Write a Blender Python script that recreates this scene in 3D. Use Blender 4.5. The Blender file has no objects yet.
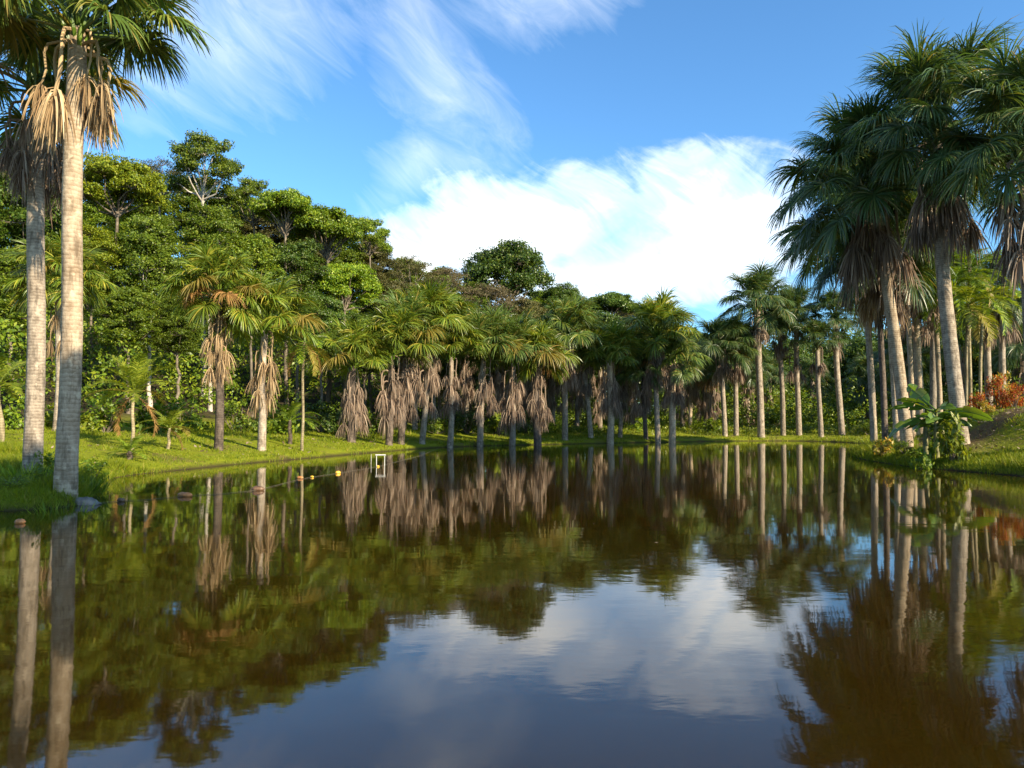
import bpy, math, random
import numpy as np

RNG = np.random.default_rng(7)
random.seed(7)
SC = bpy.context.scene
COL = SC.collection
rad = math.radians

# ------------------------------------------------------------------ camera
CAM_H = 1.6
PITCH = rad(2.94)
F_PX = 740.0
sp, cp = math.sin(PITCH), math.cos(PITCH)
cam_d = bpy.data.cameras.new('camera')
cam = bpy.data.objects.new('camera', cam_d)
COL.objects.link(cam)
cam.location = (0, 0, CAM_H)
cam.rotation_euler = (math.pi / 2 + PITCH, 0, 0)
cam_d.sensor_width = 36
cam_d.lens = F_PX * 36 / 1024
cam_d.clip_start = 0.05
cam_d.clip_end = 5000
SC.camera = cam

SUN_AZ, SUN_EL = 131.0, 27.0     # azimuth clockwise from +Y


def px_x(px, d, py=430.0):
    v = (384 - py) / F_PX
    return (px - 512) / F_PX * d / (cp - v * sp)


def px_z(py, d):
    v = (384 - py) / F_PX
    return CAM_H + d * (sp + v * cp) / (cp - v * sp)


def ground_pt(px, py):
    u, v = (px - 512) / F_PX, (384 - py) / F_PX
    t = CAM_H / -(sp + v * cp)
    return (u * t, (cp - v * sp) * t)


# ------------------------------------------------------------------ lake and terrain
shore_px = [(-60, 516), (0, 511), (50, 509.5), (84, 505), (93, 497), (97, 482), (130, 475), (182, 470), (240, 464),
            (300, 459), (345, 455), (390, 451.2), (430, 448), (470, 446.3), (520, 445.2), (560, 444.3), (610, 443.2),
            (660, 442.3), (720, 441.3), (780, 440.8), (820, 441.4), (862, 443.2), (886, 447.5), (868, 450.5),
            (847, 455), (862, 459.5), (884, 463), (915, 467.5), (960, 471), (1024, 476.5)]
LAKE = [ground_pt(*p) for p in shore_px] + [(16.5, 17), (19, 12), (21, 6), (17, 1.5), (8, 1.0), (-4, 1.1), (-14, 1.6),
                                            (-21, 4), (-22, 9), (-17, 11.6)]
# smooth the outline
L = np.array(LAKE)
for _ in range(2):
    nx = np.roll(L, -1, 0)
    L = np.stack([L * .75 + nx * .25, L * .25 + nx * .75], 1).reshape(-1, 2)
LAKE = L


def lake_sdf(x, y):
    """distance to the shoreline, positive on land"""
    x = np.asarray(x, float); y = np.asarray(y, float)
    best = np.full(x.shape, 1e18)
    inside = np.zeros(x.shape, bool)
    n = len(LAKE)
    for i in range(n):
        ax, ay = LAKE[i]; bx, by = LAKE[(i + 1) % n]
        ex, ey = bx - ax, by - ay
        wx, wy = x - ax, y - ay
        t = np.clip((wx * ex + wy * ey) / (ex * ex + ey * ey + 1e-12), 0, 1)
        dx, dy = wx - t * ex, wy - t * ey
        best = np.minimum(best, dx * dx + dy * dy)
        c = ((ay > y) != (by > y))
        with np.errstate(divide='ignore', invalid='ignore'):
            xi = (bx - ax) * (y - ay) / (by - ay + 1e-15) + ax
        inside ^= c & (x < xi)
    d = np.sqrt(best)
    return np.where(inside, -d, d)


def sstep(a, b, t):
    t = np.clip((t - a) / (b - a), 0, 1)
    return t * t * (3 - 2 * t)


def vnoise(x, y, s, seed=0):
    """cheap smooth value noise"""
    x = np.asarray(x, float) / s; y = np.asarray(y, float) / s
    xi, yi = np.floor(x), np.floor(y)
    fx, fy = x - xi, y - yi
    fx = fx * fx * (3 - 2 * fx); fy = fy * fy * (3 - 2 * fy)

    def h(a, b):
        q = np.sin(a * 127.1 + b * 311.7 + seed * 74.7) * 43758.5453
        return q - np.floor(q)
    return ((h(xi, yi) * (1 - fx) + h(xi + 1, yi) * fx) * (1 - fy)
            + (h(xi, yi + 1) * (1 - fx) + h(xi + 1, yi + 1) * fx) * fy)


def terrain(x, y, d=None):
    x = np.asarray(x, float); y = np.asarray(y, float)
    if d is None:
        d = lake_sdf(x, y)
    # each zone of the bank has its own slope
    left = sstep(2, -10, x)
    right = sstep(9, 15, x) * sstep(44, 34, y)
    slope = .085 + .045 * left + .17 * right
    top = 1.0 + 1.1 * left + 1.1 * right
    dd = np.maximum(d, 0)
    lip = .15 * sstep(0, .35, dd)
    bank = lip + top * (1 - np.exp(-slope * dd / top * 1.15))
    bank = bank + (vnoise(x, y, 2.3, 1) - .5) * .14 * sstep(.2, 3, dd) + (vnoise(x, y, 7, 2) - .5) * .35 * sstep(1, 9, dd)
    hill = 9.5 * sstep(10, 48, dd) * sstep(8, -22, x) * sstep(4, 30, y)
    far = 3.0 * sstep(25, 160, dd)
    bank = bank + .95 * right * sstep(2.4, 5.2, dd)
    bed = -np.minimum(1.4, .55 * np.maximum(-d, 0)) - .02 * (d < 0)
    return np.where(d > 0, bank + hill + far, bed)


def tz(x, y):
    return float(terrain(np.array([x]), np.array([y]))[0])


# ------------------------------------------------------------------ materials
def new_mat(name):
    m = bpy.data.materials.new(name)
    m.use_nodes = True
    nt = m.node_tree
    for n in list(nt.nodes):
        nt.nodes.remove(n)
    return m, nt


def N(nt, t, **kw):
    n = nt.nodes.new(t)
    for k, v in kw.items():
        if k in n.inputs.keys() if hasattr(n.inputs, 'keys') else False:
            n.inputs[k].default_value = v
        else:
            setattr(n, k, v)
    return n


def ramp(nt, fac, stops, interp='LINEAR'):
    r = nt.nodes.new('ShaderNodeValToRGB')
    r.color_ramp.interpolation = interp
    e = r.color_ramp.elements
    while len(e) < len(stops):
        e.new(.5)
    for i, (p, c) in enumerate(stops):
        e[i].position = p
        e[i].color = (*c, 1)
    nt.links.new(fac, r.inputs[0])
    return r.outputs[0]


def math_n(nt, op, a, b=None, c=None, clamp=False):
    n = nt.nodes.new('ShaderNodeMath')
    n.operation = op
    n.use_clamp = clamp
    for i, v in enumerate((a, b, c)):
        if v is None:
            continue
        if isinstance(v, (int, float)):
            n.inputs[i].default_value = v
        else:
            nt.links.new(v, n.inputs[i])
    return n.outputs[0]


def mix_col(nt, fac, a, b, blend='MIX'):
    n = nt.nodes.new('ShaderNodeMix')
    n.data_type = 'RGBA'
    n.blend_type = blend
    for s, v in ((n.inputs[0], fac), (n.inputs[6], a), (n.inputs[7], b)):
        if isinstance(v, (int, float)):
            s.default_value = v
        elif isinstance(v, tuple):
            s.default_value = (*v, 1)
        else:
            nt.links.new(v, s)
    return n.outputs[2]


def leaf_mat(name, stops, trans=.35, gloss=.35, rough=.45, obj_var=.35, tcol=None):
    """leaf: every leaf island its own tint, every object a little lighter or darker"""
    m, nt = new_mat(name)
    g = nt.nodes.new('ShaderNodeNewGeometry')
    oi = nt.nodes.new('ShaderNodeObjectInfo')
    col = ramp(nt, g.outputs['Random Per Island'], stops)
    k = math_n(nt, 'MULTIPLY_ADD', oi.outputs['Random'], obj_var, 1 - obj_var / 2)
    vm = nt.nodes.new('ShaderNodeVectorMath'); vm.operation = 'SCALE'
    nt.links.new(col, vm.inputs[0]); nt.links.new(k, vm.inputs['Scale'])
    col = vm.outputs[0]
    p = nt.nodes.new('ShaderNodeBsdfPrincipled')
    nt.links.new(col, p.inputs['Base Color'])
    p.inputs['Roughness'].default_value = rough
    p.inputs['Specular IOR Level'].default_value = gloss
    t = nt.nodes.new('ShaderNodeBsdfTranslucent')
    tc = mix_col(nt, 1.0, col, tcol or (1.5, 1.35, .45), 'MULTIPLY')
    nt.links.new(tc, t.inputs['Color'])
    mx = nt.nodes.new('ShaderNodeMixShader')
    mx.inputs[0].default_value = trans
    nt.links.new(p.outputs[0], mx.inputs[1]); nt.links.new(t.outputs[0], mx.inputs[2])
    o = nt.nodes.new('ShaderNodeOutputMaterial')
    nt.links.new(mx.outputs[0], o.inputs[0])
    return m


def bark_mat(name, dark, light, ring=0.0, noise_scale=3.0, stain=None):
    m, nt = new_mat(name)
    tc = nt.nodes.new('ShaderNodeTexCoord')
    no = nt.nodes.new('ShaderNodeTexNoise')
    no.inputs['Scale'].default_value = noise_scale
    no.inputs['Detail'].default_value = 6
    no.inputs['Roughness'].default_value = .65
    nt.links.new(tc.outputs['Object'], no.inputs['Vector'])
    fac = no.outputs[0]
    bumpf = no.outputs[0]
    if ring:
        w = nt.nodes.new('ShaderNodeTexWave')
        w.wave_type = 'BANDS'; w.bands_direction = 'Z'; w.wave_profile = 'SAW'
        w.inputs['Scale'].default_value = ring
        w.inputs['Distortion'].default_value = 2.6
        w.inputs['Detail'].default_value = 3
        w.inputs['Detail Scale'].default_value = 2.2
        nt.links.new(tc.outputs['Object'], w.inputs['Vector'])
        n2 = nt.nodes.new('ShaderNodeTexNoise')
        n2.inputs['Scale'].default_value = 11; n2.inputs['Detail'].default_value = 5
        nt.links.new(tc.outputs['Object'], n2.inputs['Vector'])
        a = math_n(nt, 'MULTIPLY_ADD', w.outputs['Fac'], .20, -.10)
        b = math_n(nt, 'MULTIPLY_ADD', n2.outputs[0], .5, -.25)
        fac = math_n(nt, 'ADD', math_n(nt, 'ADD', no.outputs[0], a), b)
        bumpf = math_n(nt, 'ADD', math_n(nt, 'MULTIPLY', w.outputs['Fac'], .45), n2.outputs[0])
    col = ramp(nt, fac, [(.28, dark), (.68, light)])
    oi = nt.nodes.new('ShaderNodeObjectInfo')
    if ring:
        mpz = nt.nodes.new('ShaderNodeMapping'); mpz.inputs['Scale'].default_value = (5, 5, .9)
        nt.links.new(tc.outputs['Object'], mpz.inputs['Vector'])
        ns = nt.nodes.new('ShaderNodeTexNoise'); ns.inputs['Scale'].default_value = 1.3; ns.inputs['Detail'].default_value = 7; ns.inputs['Roughness'].default_value = .7
        nt.links.new(mpz.outputs[0], ns.inputs['Vector'])
        stain_f = ramp(nt, ns.outputs[0], [(.50, (0, 0, 0)), (.66, (.75, .75, .75))])
        col = mix_col(nt, stain_f, col, tuple(v * .45 for v in dark))
        nl = nt.nodes.new('ShaderNodeTexNoise'); nl.inputs['Scale'].default_value = 6.5; nl.inputs['Detail'].default_value = 5
        nt.links.new(tc.outputs['Object'], nl.inputs['Vector'])
        col = mix_col(nt, ramp(nt, nl.outputs[0], [(.60, (0, 0, 0)), (.68, (.55, .55, .55))]), col, tuple(min(.6, v * 1.35) for v in light))
    vm = nt.nodes.new('ShaderNodeVectorMath'); vm.operation = 'SCALE'
    nt.links.new(col, vm.inputs[0])
    nt.links.new(math_n(nt, 'MULTIPLY_ADD', oi.outputs['Random'], .4, .8), vm.inputs['Scale'])
    p = nt.nodes.new('ShaderNodeBsdfPrincipled')
    nt.links.new(vm.outputs[0], p.inputs['Base Color'])
    p.inputs['Roughness'].default_value = .85
    p.inputs['Specular IOR Level'].default_value = .2
    bu = nt.nodes.new('ShaderNodeBump')
    bu.inputs['Strength'].default_value = .5
    bu.inputs['Distance'].default_value = .03
    nt.links.new(bumpf, bu.inputs['Height'])
    nt.links.new(bu.outputs[0], p.inputs['Normal'])
    o = nt.nodes.new('ShaderNodeOutputMaterial')
    nt.links.new(p.outputs[0], o.inputs[0])
    return m


def plain_mat(name, col, rough=.6, var=.25, scale=20):
    m, nt = new_mat(name)
    tc = nt.nodes.new('ShaderNodeTexCoord')
    no = nt.nodes.new('ShaderNodeTexNoise')
    no.inputs['Scale'].default_value = scale; no.inputs['Detail'].default_value = 4
    nt.links.new(tc.outputs['Object'], no.inputs['Vector'])
    c = ramp(nt, no.outputs[0], [(.3, tuple(v * (1 - var) for v in col)), (.7, tuple(min(1, v * (1 + var)) for v in col))])
    p = nt.nodes.new('ShaderNodeBsdfPrincipled')
    nt.links.new(c, p.inputs['Base Color'])
    p.inputs['Roughness'].default_value = rough
    o = nt.nodes.new('ShaderNodeOutputMaterial')
    nt.links.new(p.outputs[0], o.inputs[0])
    return m


M = {}
M['fan_sun'] = leaf_mat('fan_leaf_sunlit', [(0, (0.0773, 0.1318, 0.0119)), (0.55, (0.1450, 0.2048, 0.0190)), (0.85, (0.2414, 0.2743, 0.0262)), (1, (0.3671, 0.2926, 0.0416))], .30, .5, .4, .5)  # fan leaf of the palms in sun, sunshine put into the colour
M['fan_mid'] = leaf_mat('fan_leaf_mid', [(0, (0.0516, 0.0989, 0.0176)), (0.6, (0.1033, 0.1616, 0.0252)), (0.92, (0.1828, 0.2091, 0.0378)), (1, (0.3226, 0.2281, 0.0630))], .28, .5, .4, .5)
M['fan_shade'] = leaf_mat('fan_leaf_shaded', [(0, (0.0363, 0.0771, 0.0205)), (0.6, (0.0674, 0.1199, 0.0322)), (0.92, (0.1346, 0.1713, 0.0498)), (1, (0.2587, 0.1927, 0.0731))], .34, .5, .38, .4)  # same leaf, backlit shade of the right-hand palms put into the colour
M['fan_new'] = leaf_mat('fan_leaf_new', [(0, (0.0768, 0.1426, 0.0108)), (1, (0.1536, 0.2462, 0.0194))], .35, .4, .4, .3)
M['fan_yellow'] = leaf_mat('fan_leaf_yellow', [(0, (.16, .13, .02)), (.6, (.22, .19, .03)), (1, (.30, .20, .05))], .35, .4, .45, .3)
M['fan_orange'] = leaf_mat('fan_leaf_dying', [(0, (.20, .12, .04)), (1, (.36, .20, .07))], .3, .2, .6, .3, (1.2, 1, .6))
M['dead_tan'] = leaf_mat('dead_leaf_tan', [(0, (.20, .125, .065)), (.5, (.36, .25, .135)), (1, (.50, .38, .23))], .12, .1, .8, .5, (1, .9, .7))
M['dead_brown'] = leaf_mat('dead_leaf_brown', [(0, (.12, .078, .055)), (.5, (.25, .18, .13)), (1, (.38, .30, .225))], .12, .1, .8, .5, (1, .9, .8))
M['trunk_pale'] = bark_mat('palm_trunk_pale', (.22, .155, .095), (.47, .37, .26), ring=3.6)
M['trunk_grey'] = bark_mat('palm_trunk_grey', (.13, .10, .072), (.36, .295, .225), ring=4.2)
M['trunk_dark'] = bark_mat('palm_trunk_dark', (.04, .03, .024), (.17, .13, .10), ring=4.5)
M['trunk_thin'] = bark_mat('slender_palm_stem', (.13, .10, .055), (.34, .28, .17), ring=3.5)
M['bark'] = bark_mat('tree_bark', (.06, .045, .032), (.22, .18, .135), 0, 4)
M['bark_pale'] = bark_mat('tree_bark_pale', (.22, .18, .14), (.55, .50, .43), 0, 2.5)
LEAF = {
    'yellow': leaf_mat('leaf_yellow_green', [(0, (0.0688, 0.1080, 0.0060)), (0.5, (0.1512, 0.1944, 0.0090)), (1, (0.2612, 0.2736, 0.0140))], .33, .3, .5, .25),
    'bright': leaf_mat('leaf_bright_green', [(0, (0.0658, 0.1198, 0.0063)), (0.6, (0.1393, 0.2235, 0.0108)), (1, (0.2911, 0.3392, 0.0180))], .33, .35, .45, .55),
    'fresh': leaf_mat('leaf_fresh_green', [(0, (0.0575, 0.0952, 0.0080)), (0.6, (0.1150, 0.1736, 0.0140)), (1, (0.1955, 0.2352, 0.0200))], .35, .35, .45, .4),
    'mid': leaf_mat('leaf_mid_green', [(0, (0.0572, 0.1013, 0.0072)), (0.6, (0.1199, 0.1848, 0.0117)), (1, (0.2284, 0.2591, 0.0162))], .3, .35, .45, .55),
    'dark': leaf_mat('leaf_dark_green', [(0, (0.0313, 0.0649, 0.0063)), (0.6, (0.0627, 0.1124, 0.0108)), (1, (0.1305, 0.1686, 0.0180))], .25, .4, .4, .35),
    'olive': leaf_mat('leaf_olive', [(0, (.045, .05, .012)), (.6, (.085, .085, .022)), (1, (.14, .115, .035))], .28, .25, .5, .3),
    'brown': leaf_mat('leaf_brown_grey', [(0, (.07, .06, .028)), (.6, (.13, .105, .05)), (1, (.20, .155, .08))], .2, .2, .6, .3),
    'croton_red': leaf_mat('leaf_croton_red', [(0, (.09, .014, .008)), (.35, (.30, .045, .012)), (.65, (.45, .13, .02)), (.85, (.48, .25, .03)), (1, (.12, .16, .02))], .3, .2, .55, .3, (1.2, .8, .5)),
    'croton_yellow': leaf_mat('leaf_croton_yellow', [(0, (.12, .14, .015)), (.6, (.34, .28, .03)), (1, (.48, .24, .03))], .3, .5, .35, .2),
    'lime': leaf_mat('leaf_lime', [(0, (.08, .12, .008)), (.6, (.17, .215, .015)), (1, (.28, .29, .03))], .38, .4, .4, .25),
    'banana': leaf_mat('leaf_banana', [(0, (.055, .11, .012)), (.8, (.12, .20, .025)), (1, (.20, .20, .03))], .38, .6, .3, .3),
}
M['white'] = plain_mat('white_paint', (.50, .49, .44), .5, .12)
M['rope'] = plain_mat('rope_fibre', (.09, .075, .05), .9)
M['log'] = plain_mat('wet_wood', (.11, .06, .03), .5, .5)
M['log_rust'] = plain_mat('rust_wood', (.36, .15, .045), .5, .4)
M['float_yellow'] = plain_mat('yellow_plastic', (.65, .36, .03), .4, .15)
M['stone'] = plain_mat('stone', (.15, .135, .115), .85, .4, 9)
M['post'] = plain_mat('weathered_wood', (.36, .33, .28), .8, .3)
M['stem_green'] = plain_mat('banana_stem', (.16, .15, .05), .6, .5, 6)


# ------------------------------------------------------------------ mesh helpers
class Geo:
    def __init__(s):
        s.v = []; s.f = []; s.n = 0; s.m = []

    def add(s, v, f, mi=0):
        v = np.asarray(v, float).reshape(-1, 3)
        f = np.asarray(f, int)
        s.v.append(v); s.f.append(f + s.n); s.n += len(v)
        s.m.append(np.full(len(f), mi, int))

    def mesh(s, name, mats, smooth=False):
        v = np.concatenate(s.v)
        me = bpy.data.meshes.new(name)
        me.vertices.add(len(v))
        me.vertices.foreach_set('co', v.astype(np.float32).ravel())
        counts = np.concatenate([np.full(len(f), f.shape[1], np.int32) for f in s.f])
        loops = np.concatenate([f.ravel() for f in s.f]).astype(np.int32)
        starts = np.concatenate([[0], np.cumsum(counts)[:-1]]).astype(np.int32)
        me.loops.add(len(loops))
        me.loops.foreach_set('vertex_index', loops)
        me.polygons.add(len(counts))
        me.polygons.foreach_set('loop_start', starts)
        me.polygons.foreach_set('loop_total', counts)
        for mt in (mats if isinstance(mats, (list, tuple)) else [mats]):
            me.materials.append(mt)
        me.polygons.foreach_set('material_index', np.concatenate(s.m).astype(np.int32))
        me.polygons.foreach_set('use_smooth', np.full(len(counts), smooth, bool))
        me.update(calc_edges=True)
        me.validate()
        return me


def tube(path, radii, sides=8, cap=True):
    path = np.asarray(path, float)
    n = len(path)
    tan = np.gradient(path, axis=0)
    tan /= np.linalg.norm(tan, axis=1, keepdims=True) + 1e-9
    ref = np.array([0., 1., 0.]) if abs(tan[0][1]) < .8 else np.array([1., 0., 0.])
    a = np.cross(tan, ref); a /= np.linalg.norm(a, axis=1, keepdims=True) + 1e-9
    b = np.cross(tan, a)
    th = np.linspace(0, 2 * np.pi, sides, endpoint=False)
    r = np.asarray(radii, float)
    if r.ndim == 1:
        r = r[:, None]
    v = path[:, None, :] + (a[:, None, :] * np.cos(th)[None, :, None] + b[:, None, :] * np.sin(th)[None, :, None]) * r[:, :, None]
    v = v.reshape(-1, 3)
    i = np.arange(n - 1)[:, None] * sides
    j = np.arange(sides)[None, :]
    j2 = (j + 1) % sides
    f = np.stack([i + j, i + j2, i + sides + j2, i + sides + j], -1).reshape(-1, 4)
    return v, f


def obj(name, me, parent=None, loc=(0, 0, 0), rot=(0, 0, 0), scale=1.0):
    o = bpy.data.objects.new(name, me)
    COL.objects.link(o)
    o.location = loc; o.rotation_euler = rot
    o.scale = (scale,) * 3 if isinstance(scale, (int, float)) else scale
    if parent:
        o.parent = parent
    return o


def tag(o, label, cat, group=None):
    o['label'] = label; o['category'] = cat
    if group:
        o['group'] = group
    return o


def thing(name, label, cat, loc, group=None, rotz=0):
    o = obj(name, None, None, loc, (0, 0, rotz))
    return tag(o, label, cat, group)


def unit(v):
    v = np.asarray(v, float)
    return v / (np.linalg.norm(v, axis=-1, keepdims=True) + 1e-9)


# ------------------------------------------------------------------ fan palm fronds
def strips(base, d0, side0, length, width, droop, prof, roll=0.0, steps=5, ex=1.8):
    """many leaf segments at once: base, d0, side0 (n,3), length, width, droop (n,)"""
    n = len(base)
    t = np.linspace(0, 1, steps)
    pts = [base]; dirs = []
    d = d0.copy()
    g = np.array([0, 0, -1.0])
    for k in range(1, steps):
        dd = unit(d0 + g * (droop * (t[k - 1] ** ex))[:, None])
        dirs.append(dd)
        pts.append(pts[-1] + dd * (length / (steps - 1))[:, None])
    dirs.append(dirs[-1])
    P = np.stack(pts, 1); D = np.stack(dirs, 1)
    nrm = unit(np.cross(D, side0[:, None, :]))
    S = unit(np.cross(nrm, D))
    ro = (RNG.normal(0, roll, n) if roll else np.zeros(n))[:, None, None]
    S = S * np.cos(ro) + nrm * np.sin(ro)
    w = (width[:, None] * np.asarray(prof)[None, :])[:, :, None]
    v = np.stack([P - S * w / 2, P + S * w / 2], 2)          # n, steps, 2, 3
    idx = np.arange(n * steps * 2).reshape(n, steps, 2)
    f = np.stack([idx[:, :-1, 0], idx[:, :-1, 1], idx[:, 1:, 1], idx[:, 1:, 0]], -1).reshape(-1, 4)
    return v.reshape(-1, 3), f


def fan_frond(elev, Lp=1.35, R=1.2, nseg=88, droop=1.0, bend=22, arch=26, wd=.056):
    """one live fan leaf on its petiole, growing from the origin along +X at an elevation"""
    g = Geo()
    m = 7
    e = rad(elev) - np.linspace(0, 1, m) ** 1.5 * rad(bend)
    path = np.zeros((m, 3))
    sway = RNG.normal(0, .05)
    for i in range(1, m):
        path[i] = path[i - 1] + np.array([math.cos(e[i]), sway * i / m, math.sin(e[i])]) * Lp / (m - 1)
    g.add(*tube(path, np.linspace(.038, .014, m), 5))
    eb = max(e[-1] - rad(arch), rad(-62)) if arch else e[-1]
    D = np.array([math.cos(eb), sway, math.sin(eb)]); D = unit(D)
    Y = unit(np.cross([0, 0, 1.0], D)) if abs(D[2]) < .98 else np.array([0, 1.0, 0])
    tw = RNG.normal(0, .35)
    Nn = np.cross(D, Y)
    Y = unit(Y * math.cos(tw) + Nn * math.sin(tw)); Nn = np.cross(D, Y)
    ph = np.linspace(-150, 150, nseg) + RNG.normal(0, 2, nseg)
    p = np.radians(ph)
    d0 = unit(np.cos(p)[:, None] * D + np.sin(p)[:, None] * Y + Nn * (np.abs(np.sin(p)) * .18 + RNG.normal(0, .11, nseg))[:, None])
    side = unit(-np.sin(p)[:, None] * D + np.cos(p)[:, None] * Y)
    ln = R * (1 - .28 * (np.abs(ph) / 150) ** 2) * RNG.uniform(.82, 1.08, nseg)
    dr = RNG.uniform(.9, 2.6, nseg) * droop
    base = np.repeat(path[-1][None], nseg, 0) + d0 * .03 + D * RNG.uniform(-.05, .15, nseg)[:, None] * np.cos(p)[:, None]
    v, f = strips(base, d0, side, ln, np.full(nseg, wd), dr, [.4, 1, .95, .75, .5, .05], .55, 6, 1.5)
    g.add(v, f)
    return g


def dead_frond(long=False):
    """broken leaf stalk hanging down along -Z with its folded dead fan below; starts at the trunk going +X"""
    g = Geo()
    Lp = RNG.uniform(1.0, 1.75)
    out = RNG.uniform(.2, .55)
    if long:
        Lp, out = RNG.uniform(.95, 1.4), RNG.uniform(.3, .75)
    rise = RNG.uniform(-.05, .14)
    q = np.array([[0, 0, 0], [out * .6, 0, rise], [out, 0, rise - .08], [out * 1.12, 0, rise - .3], [out * 1.05, 0, -Lp * .6], [out * RNG.uniform(.8, 1.2), RNG.normal(0, .06), -Lp]])
    g.add(*tube(q, [.042, .042, .040, .036, .030, .022], 5))
    n = 64
    az = RNG.uniform(0, 2 * np.pi, n)
    tilt = RNG.uniform(.15, 1.25, n)
    d0 = np.stack([np.cos(az) * np.sin(tilt), np.sin(az) * np.sin(tilt) * .7, -np.cos(tilt)], 1)
    up = RNG.uniform(-.1, .14, n)
    base = np.repeat(q[-1][None], n, 0) + np.stack([np.zeros(n), np.zeros(n), up], 1)
    side = unit(np.cross(d0, RNG.normal(0, 1, (n, 3))))
    v, f = strips(base, d0, side, RNG.uniform(.55, 1.12, n), RNG.uniform(.022, .04, n), RNG.uniform(2.5, 6.5, n), [.5, 1, .95, .85, .6, .2], .6, 6, .9)
    g.add(v, f)
    return g


ELEVS = [84, 72, 60, 48, 36, 24, 12, 0, -14, -30]
FR = {}
for key in ('fan_sun', 'fan_mid', 'fan_shade', 'fan_yellow', 'fan_orange'):
    FR[key] = {}
for e in ELEVS:
    for k in range(2):
        geo = fan_frond(e, Lp=RNG.uniform(1.4, 1.8) if e >= 24 else RNG.uniform(1.2, 1.5), R=RNG.uniform(1.1, 1.3), droop=.7 if e > 55 else (.95 if e > 30 else 1.3), bend=8 if e > 55 else 14, arch=8 if e > 55 else 22)
        for key in ('fan_sun', 'fan_mid'):
            FR[key].setdefault(e, []).append(geo.mesh('frond', M[key]))
        fine = fan_frond(e, Lp=RNG.uniform(1.3, 1.7), R=RNG.uniform(1.0, 1.2), nseg=124, droop=.8 if e > 55 else 1.3, bend=10 if e > 55 else 16, arch=8 if e > 55 else 20, wd=.034)
        FR['fan_shade'].setdefault(e, []).append(fine.mesh('frond', M['fan_shade']))
        if e <= 24:
            for key in ('fan_yellow', 'fan_orange'):
                FR[key].setdefault(e, []).append(geo.mesh('frond', M[key]))
DEAD = {k: [] for k in ('dead_tan', 'dead_brown')}
for k in range(6):
    geo = dead_frond()
    for key in DEAD:
        DEAD[key].append(geo.mesh('dead_frond', M[key]))
DEADL = {k: [] for k in DEAD}
for k in range(4):
    geo = dead_frond(True)
    for key in DEADL:
        DEADL[key].append(geo.mesh('dead_frond', M[key]))
HEART = {}
for key in ('fan_sun', 'fan_mid', 'fan_shade'):
    HEART[key] = []
hg = []
for k in range(2):
    g = Geo()
    for j in range(5):                      # unopened spears and the youngest upright leaves
        a = j * 2.4 + k
        ge = fan_frond(RNG.uniform(74, 86), Lp=RNG.uniform(1.0, 1.35), R=RNG.uniform(.85, 1.1), nseg=60, droop=.35, bend=8, arch=0)
        c, s_ = math.cos(a), math.sin(a)
        Rz = np.array([[c, -s_, 0], [s_, c, 0], [0, 0, 1]])
        for v, f in zip(ge.v, ge.f):
            g.v.append(v @ Rz.T); g.f.append(f - 0 + (g.n)); g.m.append(np.zeros(len(f), int))
        g.n += ge.n
    # short leaf bases round the growing point
    for j in range(14):
        a = j * 2.4
        h = -.5 + j * .04
        p0 = np.array([math.cos(a) * .1, math.sin(a) * .1, h])
        g.add(*tube([p0, p0 + [math.cos(a) * .14, math.sin(a) * .14, .22], p0 + [math.cos(a) * .22, math.sin(a) * .22, .5]], [.07, .055, .02], 5))
    hg.append(g)
HEARTM = {'fan_sun': [h.mesh('crown', M['fan_new']) for h in hg]}
HEARTM['fan_mid'] = HEARTM['fan_sun']
HEARTM['fan_shade'] = [h.mesh('crown', M['fan_mid']) for h in hg]


def palm_trunk_mesh(b, t, r, mat, flare=1.12, bow=.0):
    b, t = np.asarray(b, float), np.asarray(t, float)
    n = max(10, int(abs(t[2] - b[2]) / .3))
    s = np.linspace(0, 1, n)
    path = b + (t - b) * s[:, None]
    path[:, 0] += np.sin(s * np.pi) * bow + np.sin(s * 7 + b[0]) * .03 * s * (1 - s) * 4
    path[:, 1] += np.sin(s * 5 + b[1]) * .04 * s * (1 - s) * 4
    path[0, 2] -= .25
    rr = r * (1 - .16 * s) + r * (flare - 1) * np.exp(-s * (t[2] - b[2]) / .35)
    rr = rr * (1 + RNG.uniform(-.012, .012, n))
    rm = rr[:, None] * (1 + RNG.normal(0, .012, (n, 16)))
    g = Geo()
    g.add(*tube(path, rm, 16))
    return g.mesh('trunk', mat, True)


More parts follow.
